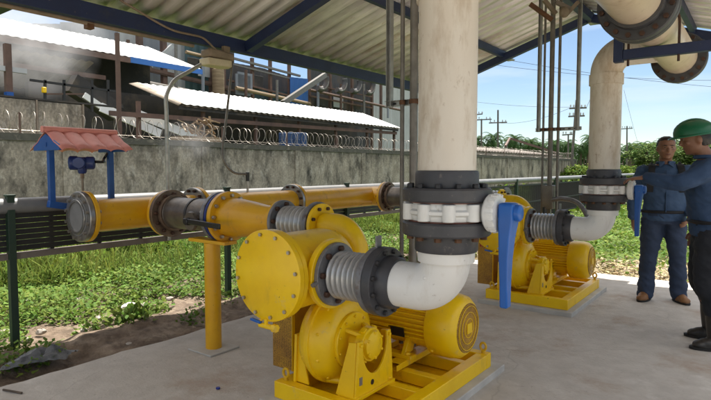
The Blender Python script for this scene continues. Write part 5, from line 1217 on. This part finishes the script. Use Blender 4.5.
for sg in (-1, 1): MB().bar((sg*.085,-.142,1.27),(sg*.085,-.136,1.345),.012,.085,(0,1,0)).build('pocket', 'denim_shirt', shirt, bevel=.003)
t = MB(); loft(t, [(V(0,0,.83), X*.175, Y*.125), (V(0,0,.90), X*.178, Y*.132), (V(0,0,.975), X*.180, Y*.134)])
for s_, ft in ((-1, rfoot), (1, lfoot)): legs(t, (s_*.088,0,.87), (s_*.12,-.02,.48), ft+V(0,.02,.06), .014, (.090,.062,.058))
remesh(t, 'jeans', 'jeans', pr, .012, 4, .012, 9)
bl = MB(); bl.tube(arc((0,0,.962), X*1.0, Y*.745, .190, 0, 2*PI, 32)[:-1], .016, 8, closed=True); bl.build('belt', 'strap', pr)
for s_, ft in ((-1, rfoot), (1, lfoot)):
    q = MB(); boot(q, ft+V(0,.02,0), V(s_*.35,-1,0), .13); bo = remesh(q, 'boot', 'boot_tan', pr, .008, 3)
    bo.scale = (1,1,1)
    f = V(s_*.35,-1,0).normalized(); sd = Zv.cross(f); q = MB(); loft(q, [(ft+V(0,.02,.001)+f*.045, sd*.053, f*.135), (ft+V(0,.02,.020)+f*.045, sd*.054, f*.136)], 20); q.build('sole', 'rubber', bo, ang=50)
for sg in (-1, 1):
    q = MB(); path = smooth_path([(sg*.135,-.125,1.17), (sg*.130,-.142,1.30), (sg*.118,-.085,1.425), (sg*.115,.02,1.455), (sg*.12,.11,1.36)], 6)
    for i in range(len(path)-1): q.bar(path[i], path[i+1], .055, .016, (0,-1,.3))
    q.build('backpack_strap', 'strap', pr)
q = MB(); loft(q, [(V(0,.205,1.0), X*.13, Y*.07), (V(0,.215,1.15), X*.155, Y*.09), (V(0,.20,1.33), X*.145, Y*.08), (V(0,.175,1.43), X*.10, Y*.04)], 20); q.build('backpack', 'strap', pr, ang=60)
pr.location = pos1; to_cam = math.atan2(-pr.location.y, -pr.location.x); pr.rotation_euler = (0, 0, to_cam+PI/2+.10)
k1 = 1.0; pr.scale = (k1*1.12, k1*1.08, k1)

# ---- man in green helmet, back to the right, arm reaching left
q = at_d(707, 345, 4.30); pos2 = V(q.x, q.y, 0); p2 = thing('person', 'man in green safety helmet and navy shirt reaching an arm out to the left', 'person')
b = MB(); loft(b, torso_secs())
rfoot, lfoot = V(-.13,.03,0), V(.15,.02,0)
sL = (.185,.0,1.395); eL = (.225,-.20,1.28); wL = (.11,-.41,1.315)
sR = (-.185,.01,1.385); eR = (-.25,.06,1.11); wR = (-.24,-.06,.88)
for s, ft in ((-1, rfoot), (1, lfoot)): legs(b, (s*.085,0,.88), (s*.12,-.02,.48), ft+V(0,.02,.09)); boot(b, ft+V(0,.02,.006), V(s*.2,-1,0), .1, k=.8)
limb(b, [(0,.012,1.42),(0,-.012,1.50),(0,-.035,1.56)], [.064,.058,.055])
for a, e, w_ in ((sR,eR,wR),(sL,eL,wL)): limb(b, [a, e, w_], [.052,.042,.026])
hand(b, wL, (-.15,-1,-.08), (-.1,-.1,-1), .42, side=-1); hand(b, wR, (.05,-.2,-1), (1,.1,0), .4)
rot2 = Matrix.Rotation(.05, 3, 'Z') @ Matrix.Rotation(.16, 3, 'X')
T2, R2_ = head(b, V(0,-.052,1.615), rot2)
remesh(b, 'body', 'skin_tan', p2, .0085, 3); face(T2, R2_, p2)
h = MB(); loft(h, [(T2((0,.030,-.055)), R2_@V(.058,0,0), R2_@V(0,.062,0)), (T2((0,.026,-.01)), R2_@V(.076,0,0), R2_@V(0,.080,0)), (T2((0,.016,.05)), R2_@V(.079,0,0), R2_@V(0,.092,0)), (T2((0,.01,.09)), R2_@V(.068,0,0), R2_@V(0,.085,0))], 22)
remesh(h, 'hair', 'hair', p2, .008, 2, .002, 60)
hp = MB(); secs = []
for z, k in ((.028,1.02),(.045,1.02),(.075,.98),(.105,.88),(.13,.70),(.147,.45),(.155,.16)): secs.append((T2((0,.006,z+.002)), R2_@V(.112*k,0,0), R2_@V(0,.140*k,0)))
loft(hp, secs, 36); hel = hp.build('helmet', 'helmet_green', p2, ang=60)
bm_ = MB(); loft(bm_, [(T2((0,-.012,.026)), R2_@V(.120,0,0), R2_@V(0,.165,0)), (T2((0,-.010,.036)), R2_@V(.121,0,0), R2_@V(0,.163,0)), (T2((0,.0,.044)), R2_@V(.112,0,0), R2_@V(0,.142,0))], 36); bm_.build('brim', 'helmet_green', hel, ang=60)
for off in (-.03, 0, .03): 
    MB().tube([T2((off, .006+.138*math.cos(a)*1.0*math.sqrt(1-(off/.12)**2), 0.032+.128*math.sin(a))) for a in [PI*i/16 for i in range(17)]], .0055, 6).build('crest_rib', 'helmet_green', hel)
s = MB(); loft(s, torso_secs(.020)[0:8]+[(V(0,.012,1.46), X*.088, Y*.076)])
limb(s, [sL, eL, V(*wL)+V(0,.02,0)], [.074,.062,.046]); limb(s, [sR, eR, V(*wR)+V(0,.0,.02)], [.072,.060,.046])
sh2 = remesh(s, 'shirt', 'navy_shirt', p2, .011, 4, .012, 10)
MB().tube(arc((0,.002,1.478), X, Y, .068, -PI*.42, PI*1.42, 20), .017, 10).build('collar', 'navy_shirt', sh2)
t = MB(); loft(t, [(V(0,0,.83), X*.175, Y*.125), (V(0,0,.90), X*.180, Y*.134), (V(0,0,.99), X*.176, Y*.132)])
for s_, ft in ((-1, rfoot), (1, lfoot)): legs(t, (s_*.088,0,.87), (s_*.12,-.02,.48), ft+V(0,.02,.30), .018, (.098,.078,.070))
remesh(t, 'trousers', 'dark_trousers', p2, .012, 4, .012, 9)
MB().tube(arc((0,0,.975), X*1.0, Y*.75, .188, 0, 2*PI, 32)[:-1], .016, 8, closed=True).build('belt', 'strap', p2)
for s_, ft in ((-1, rfoot), (1, lfoot)):
    q = MB(); boot(q, ft+V(0,.02,0), V(s_*.2,-1,0), .16); a = ft+V(0,.02,0); loft(q, [(a+Zv*.33, X*.084, Y*.088), (a+Zv*.22, X*.078, Y*.082), (a+Zv*.10, X*.060, Y*.068)], 16)
    bo = remesh(q, 'boot', 'boot_black', p2, .008, 3)
    f = V(s_*.2,-1,0).normalized(); sd = Zv.cross(f); q = MB(); loft(q, [(a+V(0,0,.001)+f*.045, sd*.054, f*.137), (a+V(0,0,.022)+f*.045, sd*.055, f*.138)], 20); q.build('sole', 'rubber', bo, ang=50)
for o in [x for x in bpy.data.objects if x.type == 'MESH' and (x.parent is p2 or (x.parent and x.parent.parent is p2))]:
    for vt in o.data.vertices: vt.co.y -= max(0, vt.co.z-.95)*.10
fd = -_R*math.cos(.42)+V(-ST, CT, 0)*math.sin(.42)
p2.location = pos2; p2.rotation_euler = (0, 0, math.atan2(fd.y, fd.x)+PI/2); p2.scale = (1.06, 1.1, 1.02)
